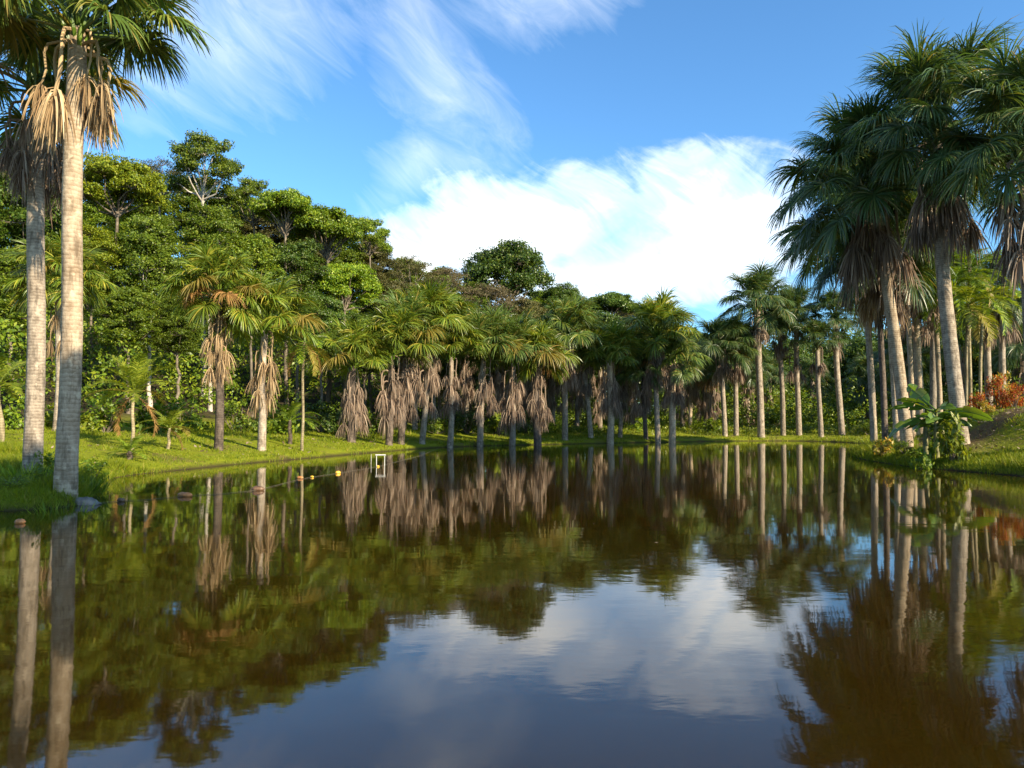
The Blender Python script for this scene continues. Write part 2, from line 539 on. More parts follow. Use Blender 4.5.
def fan_palm(pxb, d, pxc, pyc, rpx, wpx, label, leaf='fan_mid', trunk='trunk_grey', dead='dead_brown', nd=10, skirt=None,
             nf=24, lo=-25, hi=80, yellow=1, orange=1, bow=0., group=None, name='fan_palm', dx=0.):
    bx, by = px_x(pxb, d), d
    bz = tz(bx, by)
    if group and 'far bank' in group:
        rpx *= random.uniform(.92, 1.16)
        nd = max(2, int(nd * random.uniform(.65, 1.35)))
        bow += random.uniform(-.12, .12)
    r_m = rpx * d / F_PX
    s = r_m / 2.4
    oy = pyc + rpx * (.55 if lo >= -16 else .3)
    if lo >= -16:
        lo += 26
        rpx *= .94
    top = np.array([px_x(pxc, d, oy), d + dx, px_z(oy, d)])
    root = thing(name, label, 'palm tree', (bx, by, bz), group)
    tl = top - np.array([bx, by, bz])
    obj('trunk', palm_trunk_mesh((0, 0, 0), tl, wpx * d / F_PX / 2, M[trunk], bow=bow), root)
    cr = obj('crown', random.choice(HEARTM[leaf]), root, tuple(tl), (0, 0, random.uniform(0, 6.28)), s)
    n_y = yellow; n_o = orange
    if group and 'far bank' in group and 555 < pxb < 712:
        nd += 6
        skirt = (skirt or 0) + 10
    nf = int(nf * random.uniform(1.3, 1.6))
    for i in range(nf):
        u = (i + .5) / nf
        e = hi + (lo - hi) * (u ** 1.25) + random.uniform(-6, 6)
        key = leaf
        if u > .72 and n_o > 0 and i % 3 == 0:
            key = 'fan_orange'; n_o -= 1
        elif u > .55 and n_y > 0 and i % 2 == 0:
            key = 'fan_yellow'; n_y -= 1
        ee = min(FR[key].keys(), key=lambda q: abs(q - e))
        a = i * 2.39996 + random.uniform(-.3, .3)
        fs = random.uniform(.88, 1.12)
        o = obj('frond', random.choice(FR[key][ee]), cr, (math.cos(a) * .1, math.sin(a) * .1, (1 - u) * .25 - .15), (random.uniform(-.15, .15), random.uniform(-.08, .08), a), fs)
    # dead leaves hang round the stem below the crown
    zb = px_z(skirt, d) if skirt else top[2] - 2.6 * s
    span = max(.05, (top[2] - .1 * s) - (zb + 2.2 * s))
    for i in range(nd):
        u = (i + .5) / nd
        zz = tl[2] - .1 * s - span * u
        k = zz / tl[2]
        a = i * 2.39996 + random.uniform(-.4, .4)
        o = obj('dead_frond', random.choice(DEADL[dead] if wpx > 16 else DEAD[dead]), root, (tl[0] * k, tl[1] * k, zz), (random.uniform(-.06, .06), random.uniform(-.1, .05), a), s * random.uniform(.85, 1.15))
    return root


# ------------------------------------------------------------------ feather palms
def feather_frond(elev, Ln=2.3, n=34, width=.045, leaflet=.5, bend=75, droop=.8):
    g = Geo()
    m = 14
    s = np.linspace(0, 1, m)
    e = rad(elev) - s ** 1.4 * rad(bend)
    path = np.zeros((m, 3))
    for i in range(1, m):
        path[i] = path[i - 1] + np.array([math.cos(e[i]), 0, math.sin(e[i])]) * Ln / (m - 1)
    g.add(*tube(path, np.linspace(.03, .006, m), 5))
    for sd in (-1, 1):
        u = np.linspace(.16, .99, n) + RNG.normal(0, .006, n)
        P = np.stack([np.interp(u, s, path[:, k]) for k in range(3)], 1)
        ee = np.interp(u, s, e)
        T = np.stack([np.cos(ee), np.zeros(n), np.sin(ee)], 1)
        U = np.stack([-np.sin(ee), np.zeros(n), np.cos(ee)], 1)
        Yv = np.array([0, sd, 0.])[None]
        d0 = unit(T * (.45 + .5 * u[:, None]) + Yv * 1.0 + U * RNG.uniform(.0, .35, n)[:, None])
        side = unit(np.cross(d0, U))
        ln = leaflet * (np.sin(np.clip(u, 0, 1) * np.pi * .92 + .2) * .75 + .3) * RNG.uniform(.88, 1.1, n)
        v, f = strips(P, d0, side, ln, np.full(n, width), RNG.uniform(.5, 1.3, n) * droop, [.6, 1, .85, .5, .05], .25)
        g.add(v, f)
    return g


FEA = {}
for key, mat in (('lime', LEAF['lime']), ('bright', LEAF['bright']), ('orange', M['fan_orange']), ('yellow', M['fan_yellow']), ('dark', LEAF['mid'])):
    FEA[key] = {}
for e in (80, 60, 40, 20, -5, -35):
    for k in range(2):
        geo = feather_frond(e, bend=55 if e > 50 else 70)
        for key, mat in (('lime', LEAF['lime']), ('bright', LEAF['bright']), ('orange', M['fan_orange']), ('yellow', M['fan_yellow']), ('dark', LEAF['mid'])):
            FEA[key].setdefault(e, []).append(geo.mesh('frond', mat))


def feather_palm(pxb, d, pxc, pyc, rpx, wpx, label, leaf='lime', nf=12, lo=-10, hi=82, dead=0, yellow=0, name='feather_palm', group=None, trunk='trunk_thin', ry=0, cat='palm tree', fix_h=None):
    bx, by = px_x(pxb, d), d
    bz = tz(bx, by)
    s = rpx * d / F_PX / 1.75
    top = np.array([px_x(pxc, d, pyc), d, px_z(pyc, d) if fix_h is None else bz + fix_h])
    root = thing(name, label, cat, (bx, by, bz), group)
    tl = top - np.array([bx, by, bz])
    obj('trunk', palm_trunk_mesh((0, 0, 0), tl, wpx * d / F_PX / 2, M[trunk], 1.12), root)
    if group and 'far bank' in group and 555 < pxb < 712:
        nd += 6
        skirt = (skirt or 0) + 10
    nf = int(nf * random.uniform(1.3, 1.6))
    for i in range(nf):
        u = (i + .5) / nf
        e = hi + (lo - hi) * u
        key = leaf
        if i >= nf - dead:
            key, e = 'orange', -35
        elif i >= nf - dead - yellow:
            key = 'yellow'
        ee = min(FEA[key].keys(), key=lambda q: abs(q - e))
        a = i * 2.39996 + .6
        if i >= nf - dead:
            a = 3.0 if i % 2 else .15
        obj('frond', random.choice(FEA[key][ee]), root, tuple(tl + np.array([0, 0, (1 - u) * .1 * s - .1 * s])), (random.uniform(-.12, .12), 0, a), s * random.uniform(.9, 1.1))
    return root


# ------------------------------------------------------------------ broadleaf trees
def leaves(centres, outward, size, aspect=.58, up=.42, rnd=.7, outw=.8):
    n = len(centres)
    nrm = unit(np.array([0, 0, up]) + RNG.normal(0, rnd, (n, 3)) + outward * outw)
    a = unit(np.cross(nrm, RNG.normal(0, 1, (n, 3))))
    b = np.cross(nrm, a)
    sz = (size * RNG.uniform(.6, 1.3, n))[:, None]
    q = np.stack([centres - a * sz * .5, centres + b * sz * .5 * aspect - a * sz * .08, centres + a * sz * .5, centres - b * sz * .5 * aspect - a * sz * .08], 1)
    f = np.arange(n * 4).reshape(n, 4)
    return q.reshape(-1, 3), f


def rand_ball(n):
    v = unit(RNG.normal(0, 1, (n, 3)))
    return v * (RNG.uniform(0, 1, n) ** (1 / 3))[:, None]


class TreeKind:
    """a crown of unit radius: leaf geometry and the limbs that carry it"""

    def __init__(s, lobes=9, clumps=26, per=60, height=1.0, flat=.55, lobe_r=.42, leaf=.055, clump_r=.13, hollow=.45, layer=1.0, shape='dome'):
        g = Geo(); w = Geo()
        ga = 2.39996
        cs = []
        for i in range(lobes):
            u = (i + .5) / lobes
            if shape == 'dome':
                z = u ** .8 * 1.0
                rr = math.sqrt(max(.02, 1 - (z * .92) ** 2)) * (1 - lobe_r * .75)
                z = z * height * (1 - lobe_r * .5)
            elif shape == 'umbrella':
                rr = math.sqrt(u) * (1 - lobe_r * .8)
                z = height * (.80 - .75 * rr * rr) + RNG.uniform(-.12, .1)
            elif shape == 'column':
                z = u * height
                rr = (.30 + .42 * math.sin(min(1, u * 1.1) * math.pi)) * RNG.uniform(.45, 1.1)
            a = i * ga + RNG.uniform(-.4, .4)
            c = np.array([math.cos(a) * rr, math.sin(a) * rr, z])
            cs.append(c)
            lr = lobe_r * RNG.uniform(.75, 1.2)
            # limb to the lobe
            st = np.array([0, 0, -.02 * height - RNG.uniform(0, .2)])
            mid = st * .5 + c * .5 + np.array([0, 0, -.02]) + RNG.normal(0, .05, 3)
            w.add(*tube([st, st * .75 + mid * .25 + RNG.normal(0, .02, 3), mid, mid * .4 + c * .6 + RNG.normal(0, .03, 3), c], [.024, .021, .016, .011, .006], 6))
            k = unit(RNG.normal(0, 1, (clumps, 3)))
            k[:, 2] = np.where(k[:, 2] < -.25, -k[:, 2], k[:, 2])
            rad_ = RNG.uniform(hollow, 1, clumps)[:, None]
            cc = c + k * rad_ * lr * np.array([1, 1, flat * layer])
            for j in range(clumps):
                if j % 2 == 0:
                    m_ = (c + cc[j]) / 2 + RNG.normal(0, .02, 3)
                    w.add(*tube([c, m_, cc[j]], [.007, .005, .002], 4))
            npl = per
            pts = rand_ball(clumps * npl) * np.array([1, 1, flat]) * clump_r
            sc_ = np.repeat(RNG.uniform(.65, 1.35, clumps), npl)[:, None]
            ctr = np.repeat(cc, npl, 0) + pts * sc_
            outd = np.repeat(k, npl, 0)
            g.add(*leaves(ctr, outd, np.full(len(ctr), leaf)))
        s.g = g; s.w = w; s.low = -.25 * height
        s.cache = {}

    def crown(s, key):
        if key not in s.cache:
            s.cache[key] = s.g.mesh('crown', LEAF[key])
        return s.cache[key]


KIND = {
    'dome': TreeKind(15, 32, 66, 1.0, .5, .42, .052, .15),
    'dense': TreeKind(16, 36, 70, 1.05, .7, .42, .046, .14, .5),
    'umbrella': TreeKind(18, 28, 66, .8, .5, .36, .050, .15, .3, 1, 'umbrella'),
    'open': TreeKind(13, 24, 64, 1.15, .5, .40, .048, .135, .35),
    'column': TreeKind(22, 28, 60, 2.1, .6, .46, .058, .16, .4, 1, 'column'),
    'vine': TreeKind(26, 28, 60, 2.3, .62, .48, .060, .17, .4, 1, 'column'),
    'sparse': TreeKind(12, 16, 40, 1.0, .6, .40, .042, .14, .3),
}


def broad_tree(px, d, top_py, rpx, kind, leaf, label, bark='bark', ch=1.0, group=None, trunk_w=.045, name='broadleaf_tree', lean=0.0):
    K = KIND[kind]
    bx, by = px_x(px, d), d
    x_top = px_x(px, d, top_py + rpx)
    bz = tz(bx, by)
    r = rpx * d / F_PX
    hgt = {'dome': 1.1, 'dense': 1.2, 'umbrella': .95, 'open': 1.2, 'column': 2.15, 'vine': 2.35, 'sparse': 1.15}[kind] * ch * r
    zt = px_z(top_py, d)
    zc = max(zt - hgt, bz + .4)
    root = thing(name, label, 'tree', (bx, by, bz), group)
    rot = random.uniform(0, 6.28)
    off = np.array([x_top - bx + lean, 0, zc - bz])
    c, s_ = math.cos(rot), math.sin(rot)
    Rz = np.array([[c, -s_, 0], [s_, c, 0], [0, 0, 1]])
    obj('crown', K.crown(leaf), root, tuple(off), (0, 0, rot), (r, r, r * ch))
    g = Geo()
    for v, f in zip(K.w.v, K.w.f):
        g.v.append((v * np.array([r, r, r * ch])) @ Rz.T + off); g.f.append(f); g.m.append(np.zeros(len(f), int))
    g.n = K.w.n
    topz = off[2] - .12 * r * ch
    st = off + np.array([0, 0, -.12 * r * ch + .15 * r])
    tr = max(.12, trunk_w * r)
    nn = 10
    s = np.linspace(0, 1, nn)
    path = np.array([0, 0, -.4]) + (st - np.array([0, 0, -.4])) * s[:, None]
    path[1:-1] += RNG.normal(0, .05 * tr / .12, (nn - 2, 3)) * np.array([1, 1, 0])
    g.add(*tube(path, tr * (1.0 - .45 * s) + tr * .5 * np.exp(-s * 8), 9))
    obj('trunk', g.mesh('trunk', M[bark], True), root)
    return root


# shrubs: a unit clump bush with stems
class BushKind:
    def __init__(s, clumps=34, per=40, leaf=.12, flat=.75, aspect=.5):
        g = Geo(); w = Geo()
        k = unit(RNG.normal(0, 1, (clumps, 3))); k[:, 2] = np.abs(k[:, 2])
        cc = k * RNG.uniform(.35, .95, clumps)[:, None] * np.array([1, 1, flat * 1.3]) + np.array([0, 0, .12])
        pts = rand_ball(clumps * per) * .24
        ctr = np.repeat(cc, per, 0) + pts
        g.add(*leaves(ctr, np.repeat(k, per, 0), np.full(len(ctr), leaf), aspect, .5))
        for c in cc[::2]:
            w.add(*tube([[0, 0, -.12], c * .5 + RNG.normal(0, .04, 3), c], [.03, .018, .006], 4))
        s.g, s.w = g, w
        s.cache = {}
        s.wm = w.mesh('stems', M['bark'])

    def foliage(s, key):
        if key not in s.cache:
            s.cache[key] = s.g.mesh('foliage', LEAF[key])
        return s.cache[key]


BUSH = [BushKind(), BushKind(26, 46, .15, .9), BushKind(40, 36, .10, .6)]
BUSH_BIG = BushKind(22, 22, .30, .8, .42)


def shrub(x, y, r, leaf, label, kind=0, group=None, name='shrub', zs=1.0):
    K = BUSH_BIG if kind == 9 else BUSH[kind % 3]
    z = tz(x, y)
    root = thing(name, label, 'shrub', (x, y, z), group)
    a = random.uniform(0, 6.28)
    obj('foliage', K.foliage(leaf), root, (0, 0, 0), (0, 0, a), (r, r, r * zs))
    obj('stems', K.wm, root, (0, 0, 0), (0, 0, a), (r, r, r * zs))
    return root


# ================================================================== THE SETTING
def axis(lo, hi, fine_lo, fine_hi, fine, grow=1.16):
    a = list(np.arange(fine_lo, fine_hi + fine, fine))
    st = fine
    while a[-1] < hi:
        st *= grow; a.append(a[-1] + st)
    st = fine
    while a[0] > lo:
        st *= grow; a.insert(0, a[0] - st)
    return np.array(a)


gx = axis(-2500, 2500, -32, 36, .4)
gy = axis(-2500, 2500, -2, 74, .4)
X, Y = np.meshgrid(gx, gy)
Dm = lake_sdf(X.ravel(), Y.ravel())
Z = terrain(X.ravel(), Y.ravel(), Dm)
g = Geo()
nxg, nyg = len(gx), len(gy)
ii = (np.arange(nyg - 1)[:, None] * nxg + np.arange(nxg - 1)[None, :]).ravel()
g.add(np.stack([X.ravel(), Y.ravel(), Z], 1), np.stack([ii, ii + 1, ii + nxg + 1, ii + nxg], 1))

m, nt = new_mat('ground')
tc = nt.nodes.new('ShaderNodeTexCoord')
at = nt.nodes.new('ShaderNodeAttribute'); at.attribute_name = 'shore'
n1 = nt.nodes.new('ShaderNodeTexNoise'); n1.inputs['Scale'].default_value = .55; n1.inputs['Detail'].default_value = 8; n1.inputs['Roughness'].default_value = .65
n2 = nt.nodes.new('ShaderNodeTexNoise'); n2.inputs['Scale'].default_value = 9; n2.inputs['Detail'].default_value = 6; n2.inputs['Roughness'].default_value = .7
for n_ in (n1, n2):
    nt.links.new(tc.outputs['Object'], n_.inputs['Vector'])
grass = ramp(nt, n2.outputs[0], [(.3, (.095, .12, .005)), (.5, (.165, .19, .007)), (.72, (.24, .25, .012))])
soil = ramp(nt, n2.outputs[0], [(.3, (.06, .035, .018)), (.7, (.16, .10, .055))])
litter = ramp(nt, n2.outputs[0], [(.3, (.018, .016, .008)), (.7, (.055, .042, .022))])
patch = ramp(nt, math_n(nt, 'ADD', n1.outputs[0], math_n(nt, 'MULTIPLY_ADD', n2.outputs[0], .3, -.15)), [(.53, (0, 0, 0)), (.66, (1, 1, 1))])
c1 = mix_col(nt, math_n(nt, 'MULTIPLY', patch, .75), grass, soil)
at2 = nt.nodes.new('ShaderNodeAttribute'); at2.attribute_name = 'bare'
c1 = mix_col(nt, math_n(nt, 'MULTIPLY', at2.outputs['Fac'], .9), c1, soil)
edge = math_n(nt, 'MULTIPLY_ADD', n1.outputs[0], 8, 8.5)
ff = math_n(nt, 'DIVIDE', math_n(nt, 'SUBTRACT', at.outputs['Fac'], edge), 3.0, clamp=True)
c2 = mix_col(nt, ff, c1, litter)
mud = math_n(nt, 'SUBTRACT', 1.0, math_n(nt, 'DIVIDE', at.outputs['Fac'], .28, clamp=True))
c3 = mix_col(nt, mud, c2, (.035, .024, .012))
p = nt.nodes.new('ShaderNodeBsdfPrincipled')
nt.links.new(c3, p.inputs['Base Color'])
p.inputs['Roughness'].default_value = .95
p.inputs['Specular IOR Level'].default_value = .15
bu = nt.nodes.new('ShaderNodeBump'); bu.inputs['Strength'].default_value = .8; bu.inputs['Distance'].default_value = .08
nt.links.new(n2.outputs[0], bu.inputs['Height']); nt.links.new(bu.outputs[0], p.inputs['Normal'])
o = nt.nodes.new('ShaderNodeOutputMaterial'); nt.links.new(p.outputs[0], o.inputs[0])
me = g.mesh('ground', m, True)
atr = me.attributes.new('shore', 'FLOAT', 'POINT'); atr.data.foreach_set('value', Dm.astype(np.float32))
Xr, Yr = X.ravel(), Y.ravel()
bare = sstep(12, 16, Xr) * sstep(42, 34, Yr) * sstep(1.0, 2.2, Dm) * sstep(7.5, 5.2, Dm) * sstep(.36, .62, vnoise(Xr, Yr, 1.9, 5))
atr = me.attributes.new('bare', 'FLOAT', 'POINT'); atr.data.foreach_set('value', bare.astype(np.float32))
gr = obj('ground', me); gr['kind'] = 'structure'

# water: calm dark tea-coloured pond
g = Geo()
wv = np.array([[-60, -12, 0], [70, -12, 0], [70, 90, 0], [-60, 90, 0]], float)
g.add(wv, [[0, 1, 2, 3]])
m, nt = new_mat('water')
p = nt.nodes.new('ShaderNodeBsdfPrincipled')
p.inputs['Base Color'].default_value = (.0185, .0105, .0012, 1)
p.inputs['Roughness'].default_value = .035
p.inputs['IOR'].default_value = 1.45
p.subsurface_method = 'BURLEY'
p.inputs['Subsurface Weight'].default_value = 1
p.inputs['Subsurface Radius'].default_value = (1.0, .7, .4)
p.inputs['Subsurface Scale'].default_value = .8
p.inputs['Specular IOR Level'].default_value = .5
tc = nt.nodes.new('ShaderNodeTexCoord')
mp = nt.nodes.new('ShaderNodeMapping'); mp.inputs['Scale'].default_value = (.8, 1.5, 1)
nt.links.new(tc.outputs['Object'], mp.inputs['Vector'])
w1 = nt.nodes.new('ShaderNodeTexNoise'); w1.inputs['Scale'].default_value = 2.6; w1.inputs['Detail'].default_value = 3
w2 = nt.nodes.new('ShaderNodeTexNoise'); w2.inputs['Scale'].default_value = .35; w2.inputs['Detail'].default_value = 2
w3 = nt.nodes.new('ShaderNodeTexNoise'); w3.inputs['Scale'].default_value = .12; w3.inputs['Detail'].default_value = 2
for n_ in (w1, w2, w3):
    nt.links.new(mp.outputs[0], n_.inputs['Vector'])
breeze = ramp(nt, w3.outputs[0], [(.38, (.25, .25, .25)), (.66, (1, 1, 1))])
hgt = math_n(nt, 'ADD', math_n(nt, 'MULTIPLY', math_n(nt, 'MULTIPLY', w1.outputs[0], .55), breeze), math_n(nt, 'MULTIPLY', w2.outputs[0], 1.2))
bu = nt.nodes.new('ShaderNodeBump'); bu.inputs['Strength'].default_value = 1.0; bu.inputs['Distance'].default_value = .0036
nt.links.new(hgt, bu.inputs['Height']); nt.links.new(bu.outputs[0], p.inputs['Normal'])
o = nt.nodes.new('ShaderNodeOutputMaterial'); nt.links.new(p.outputs[0], o.inputs[0])
wa = obj('water', g.mesh('water', m)); wa['kind'] = 'structure'

# ------------------------------------------------------------------ grass and undergrowth (uncountable)
def in_view(x, y, margin=.06):
    return np.abs(x) < (y + 1.5) * (512 / F_PX + margin) + 1


n = 900000
x = RNG.uniform(-34, 40, n); y = RNG.uniform(11, 86, n)
k = in_view(x, y)
x, y = x[k], y[k]
d = lake_sdf(x, y)
lim = 9 + 6 * vnoise(x, y, 5, 9)
keep = (d > .02) & (d < lim) & (RNG.uniform(0, 1, len(x)) < np.clip(900 / (y * y), .12, 1.0) * .9)
br = sstep(12, 16, x) * sstep(42, 34, y) * sstep(1.0, 2.2, d) * sstep(7.5, 5.2, d)
keep &= RNG.uniform(0, 1, len(x)) > br * .85 * sstep(.36, .62, vnoise(x, y, 1.9, 5))
keep &= vnoise(x, y, 1.7, 4) > .30
x, y, d = x[keep], y[keep], d[keep]
z = terrain(x, y, d)
n = len(x)
h = RNG.uniform(.03, .085, n) * (1 + 1.3 * (vnoise(x, y, 1.1, 3) > .74)) * np.clip(y / 26, .9, 1.9) * np.where(d < .5, 1.6, 1)
w = np.clip(y * .0011, .014, .06)
a = RNG.uniform(0, 2 * np.pi, n)
lean = RNG.normal(0, .45, (n, 2)) * h[:, None]
B = np.stack([x, y, z - .01], 1)
sx = np.stack([np.cos(a) * w, np.sin(a) * w, np.zeros(n)], 1)
T = B + np.stack([lean[:, 0], lean[:, 1], h], 1)
V = np.stack([B - sx / 2, B + sx / 2, T], 1).reshape(-1, 3)
g = Geo(); g.add(V, np.arange(n * 3).reshape(n, 3))
M['grass'] = leaf_mat('grass', [(0, (0.0793, 0.1207, 0.0040)), (0.5, (0.1525, 0.2012, 0.0060)), (0.9, (0.2318, 0.2587, 0.0090)), (1, (0.3050, 0.2415, 0.0500))], .35, .25, .55, 0.)

# thicker, longer grass on the near left corner and on the tip of the right bank
n = 330000
x = np.concatenate([RNG.uniform(-24, -5, n), RNG.uniform(12, 24, n // 2)]); y = np.concatenate([RNG.uniform(11, 24, n), RNG.uniform(20, 38, n // 2)])
d = lake_sdf(x, y)
kp = (d > .01) & (d < 6) & (vnoise(x, y, .9, 14) > .3) & in_view(x, y) & ((x < 0) | (d < 1.6 + 1.5 * (vnoise(x, y, 1.6, 15) - .5)))
x, y, d = x[kp], y[kp], d[kp]
n = len(x)
z = terrain(x, y, d)
h = RNG.uniform(.05, .17, n) * (1 + 1.3 * (vnoise(x, y, .7, 16) > .66))
a = RNG.uniform(0, 2 * np.pi, n)
lean = RNG.normal(0, .5, (n, 2)) * h[:, None]
B = np.stack([x, y, z - .01], 1)
sx = np.stack([np.cos(a), np.sin(a), np.zeros(n)], 1) * (.016 * np.clip(y / 18, .8, 1.6))[:, None]
T = B + np.stack([lean[:, 0], lean[:, 1], h], 1)
g.add(np.stack([B - sx / 2, B + sx / 2, T], 1).reshape(-1, 3), np.arange(n * 3).reshape(n, 3))
o = obj('grass', g.mesh('grass', M['grass'])); o['kind'] = 'stuff'
# fallen leaves and fronds under the palms
n = 60000
x = RNG.uniform(-30, 36, n); y = RNG.uniform(18, 70, n)
d = lake_sdf(x, y)
mnd = sstep(12, 16, x) * sstep(42, 34, y)
kp = (d > .3) & (d < 9) & (RNG.uniform(0, 1, n) < np.where(mnd > .5, .6 * sstep(.8, 2.2, d), .16 * (vnoise(x, y, 2.5, 18) > .5)))
x, y, d = x[kp], y[kp], d[kp]
ctr = np.stack([x, y, terrain(x, y, d) + RNG.uniform(.01, .06, len(x))], 1)
g = Geo(); g.add(*leaves(ctr, np.zeros_like(ctr), RNG.uniform(.08, .26, len(x)), .35, 1, .35, 0))
o = obj('fallen_leaves', g.mesh('fallen_leaves', M['dead_brown'])); o['kind'] = 'stuff'
print('grass blades', n)


def clump_field(name, pts, cr, per, leaf, key, flat=.7, aspect=.5):
    n = len(pts)
    c = np.repeat(pts, per, 0)
    off = rand_ball(n * per) * np.repeat(cr, per)[:, None] * np.array([1, 1, flat])
    g = Geo()
    g.add(*leaves(c + off, unit(off), np.repeat(leaf, per) if hasattr(leaf, '__len__') else np.full(n * per, leaf), aspect, .5))
    o = obj(name, g.mesh(name, LEAF[key])); o['kind'] = 'stuff'
    return o


def field_points(n, dlo, dhi, hlo, hhi, ylo=11, yhi=110, xl=-60, xr=70, left_tall=1.0):
    x = RNG.uniform(xl, xr, n); y = RNG.uniform(ylo, yhi, n)
    k = in_view(x, y, .12)
    x, y = x[k], y[k]
    d = lake_sdf(x, y)
    e = 2.5 * (vnoise(x, y, 6, 12) - .5)
    k = (d > dlo + e) & (d < dhi + e)
    x, y, d = x[k], y[k], d[k]
    z = terrain(x, y, d)
    hm = RNG.uniform(hlo, hhi, len(x)) * (.5 + vnoise(x, y, 3.5, 8)) * (1 + (left_tall - 1) * sstep(0, -12, x))
    return np.stack([x, y, z + hm], 1)


pts = field_points(9000, 11.5, 20, .2, 2.2, left_tall=1.9)
clump_field('undergrowth', pts, RNG.uniform(.35, .8, len(pts)), 26, .24, 'mid')
pts = field_points(9000, 17, 60, .3, 5.0, xl=-70, xr=6)
clump_field('undergrowth', pts, RNG.uniform(.6, 1.3, len(pts)), 34, .30, 'mid')
pts = field_points(8000, 13, 34, .1, 4.0, ylo=40, xl=0, xr=75)
clump_field('undergrowth', pts, RNG.uniform(.5, 1.1, len(pts)), 30, .30, 'mid')
pts = field_points(3200, 10.5, 15, .05, .9, left_tall=1.5)
clump_field('undergrowth', pts, RNG.uniform(.25, .55, len(pts)), 26, .2, 'bright')
pts = field_points(6500, 4.5, 12, .0, .35, ylo=50, xl=2, xr=36)
clump_field('ground_cover', pts, RNG.uniform(.25, .5, len(pts)), 22, .2, 'lime', .6)
# far wood closing the view all round
x = RNG.uniform(-120, 150, 9500); y = RNG.uniform(98, 135, 9500)
k = in_view(x, y, .1); x, y = x[k], y[k]
z = terrain(x, y)
hh = (9 + 7 * vnoise(x, y, 9, 21)) * RNG.uniform(0, 1, len(x)) ** .85
pts = np.stack([x, y, z + hh], 1)
clump_field('far_wood', pts, RNG.uniform(1.0, 2.2, len(pts)), 46, .55, 'dark')

# ================================================================== BROADLEAF TREES
BT = [
    # px, d, top, r, kind, leaf, label, bark, ch
    (118, 50, 152, 47, 'dome', 'yellow', 'yellow-green domed tree just right of the tall palms at the left edge', 'bark', 1.15),
    (203, 56, 132, 42, 'open', 'mid', 'tallest tree on the left hill, open crown with bare whitish trunk', 'bark_pale', 1.25),
    (160, 60, 156, 30, 'sparse', 'olive', 'thin olive crown between the yellow-green dome and the tallest tree', 'bark', 1.1),
    (254, 60, 176, 27, 'open', 'mid', 'narrow bluish green tree just right of the tallest hill tree', 'bark', 1.4),
    (286, 58, 187, 38, 'umbrella', 'bright', 'spreading bright green tree on the skyline above the second bank palm', 'bark', 1.2),
    (328, 60, 203, 44, 'umbrella', 'bright', 'wide layered tree on the descending skyline', 'bark', 1.2),
    (370, 64, 216, 25, 'open', 'mid', 'small green tree at the step where the skyline meets the white cloud', 'bark', 1.2),
    (412, 66, 252, 30, 'sparse', 'olive', 'olive scrubby tree low on the skyline left of the dark dome', 'bark', 1.1),
    (446, 68, 262, 25, 'sparse', 'brown', 'thin greyish tree touching the left side of the dark dome tree', 'bark', 1.0),
    (508, 84, 235, 47, 'dense', 'dark', 'big rounded dark tree rising alone against the white cloud', 'bark', 1.15),
    (488, 70, 276, 38, 'sparse', 'brown', 'brownish half-bare tree in front of the big dark dome', 'bark', 1.0),
    (562, 86, 282, 25, 'dense', 'dark', 'small round dark tree at the right foot of the big dome', 'bark', 1.0),
    (612, 88, 290, 32, 'umbrella', 'dark', 'flat-topped dark tree standing apart on the skyline in the middle', 'bark', 1.0),
    (647, 92, 299, 20, 'sparse', 'olive', 'grey-green wispy treetop beside the flat-topped tree', 'bark', 1.0),
    (30, 46, 150, 50, 'vine', 'dark', 'tall dark tree behind the two tall palms at the left edge', 'bark', 1.0),
    (-28, 44, 165, 45, 'vine', 'dark', 'dark tree at the extreme left edge behind the palms', 'bark', 1.0),
    (92, 46, 232, 36, 'vine', 'yellow', 'vine-hung yellowish green tree below the yellow-green dome', 'bark', .9),
    (150, 47, 222, 40, 'vine', 'fresh', 'leafy bright green tree above the small feather palm', 'bark_pale', .95),
    (210, 51, 212, 38, 'vine', 'mid', 'green tree below the tallest tree, behind the first bank palm', 'bark_pale', .95),
    (252, 52, 240, 34, 'vine', 'mid', 'green tree hidden behind the second bank palm', 'bark', .9),
    (298, 55, 246, 36, 'column', 'dark', 'dark tree in the gap right of the second bank palm', 'bark', .95),
    (345, 57, 258, 36, 'dome', 'bright', 'bright green tree above the short-trunked bank palm', 'bark', 1.2),
    (10, 42, 255, 40, 'vine', 'mid', 'leafy tree low at the left edge behind the first tall trunk', 'bark', .8),
    (128, 43, 292, 32, 'vine', 'mid', 'low leafy tree directly behind the small feather palm', 'bark', .75),
    (178, 45, 300, 28, 'vine', 'fresh', 'low bright tree between the feather palm and the first bank palm', 'bark', .8),
    (392, 60, 275, 34, 'dome', 'olive', 'olive tree above the pair of close-set palms', 'bark', 1.2),
    (440, 64, 288, 34, 'dome', 'fresh', 'green tree behind the palm row left of the brownish tree', 'bark', 1.2),
    (520, 74, 296, 34, 'dome', 'olive', 'yellow-olive tree under the right side of the big dome', 'bark', 1.1),
    (562, 76, 308, 30, 'dome', 'dark', 'dark tree behind the palm row under the small round tree', 'bark', 1.2),
    (604, 80, 316, 30, 'column', 'dark', 'dark tree behind the palms under the flat-topped tree', 'bark', 1.0),
    (645, 84, 322, 30, 'column', 'dark', 'dark tree behind the middle palms near the water lily end', 'bark', 1.0),
]
BT[-1] = BT[-1][:6] + ('dark tree behind the palms below the wispy grey-green treetop',) + BT[-1][7:]
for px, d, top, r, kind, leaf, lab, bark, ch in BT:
    broad_tree(px, d, top, r, kind, leaf, lab, bark, ch, 'trees on the wooded hill', trunk_w=.05)
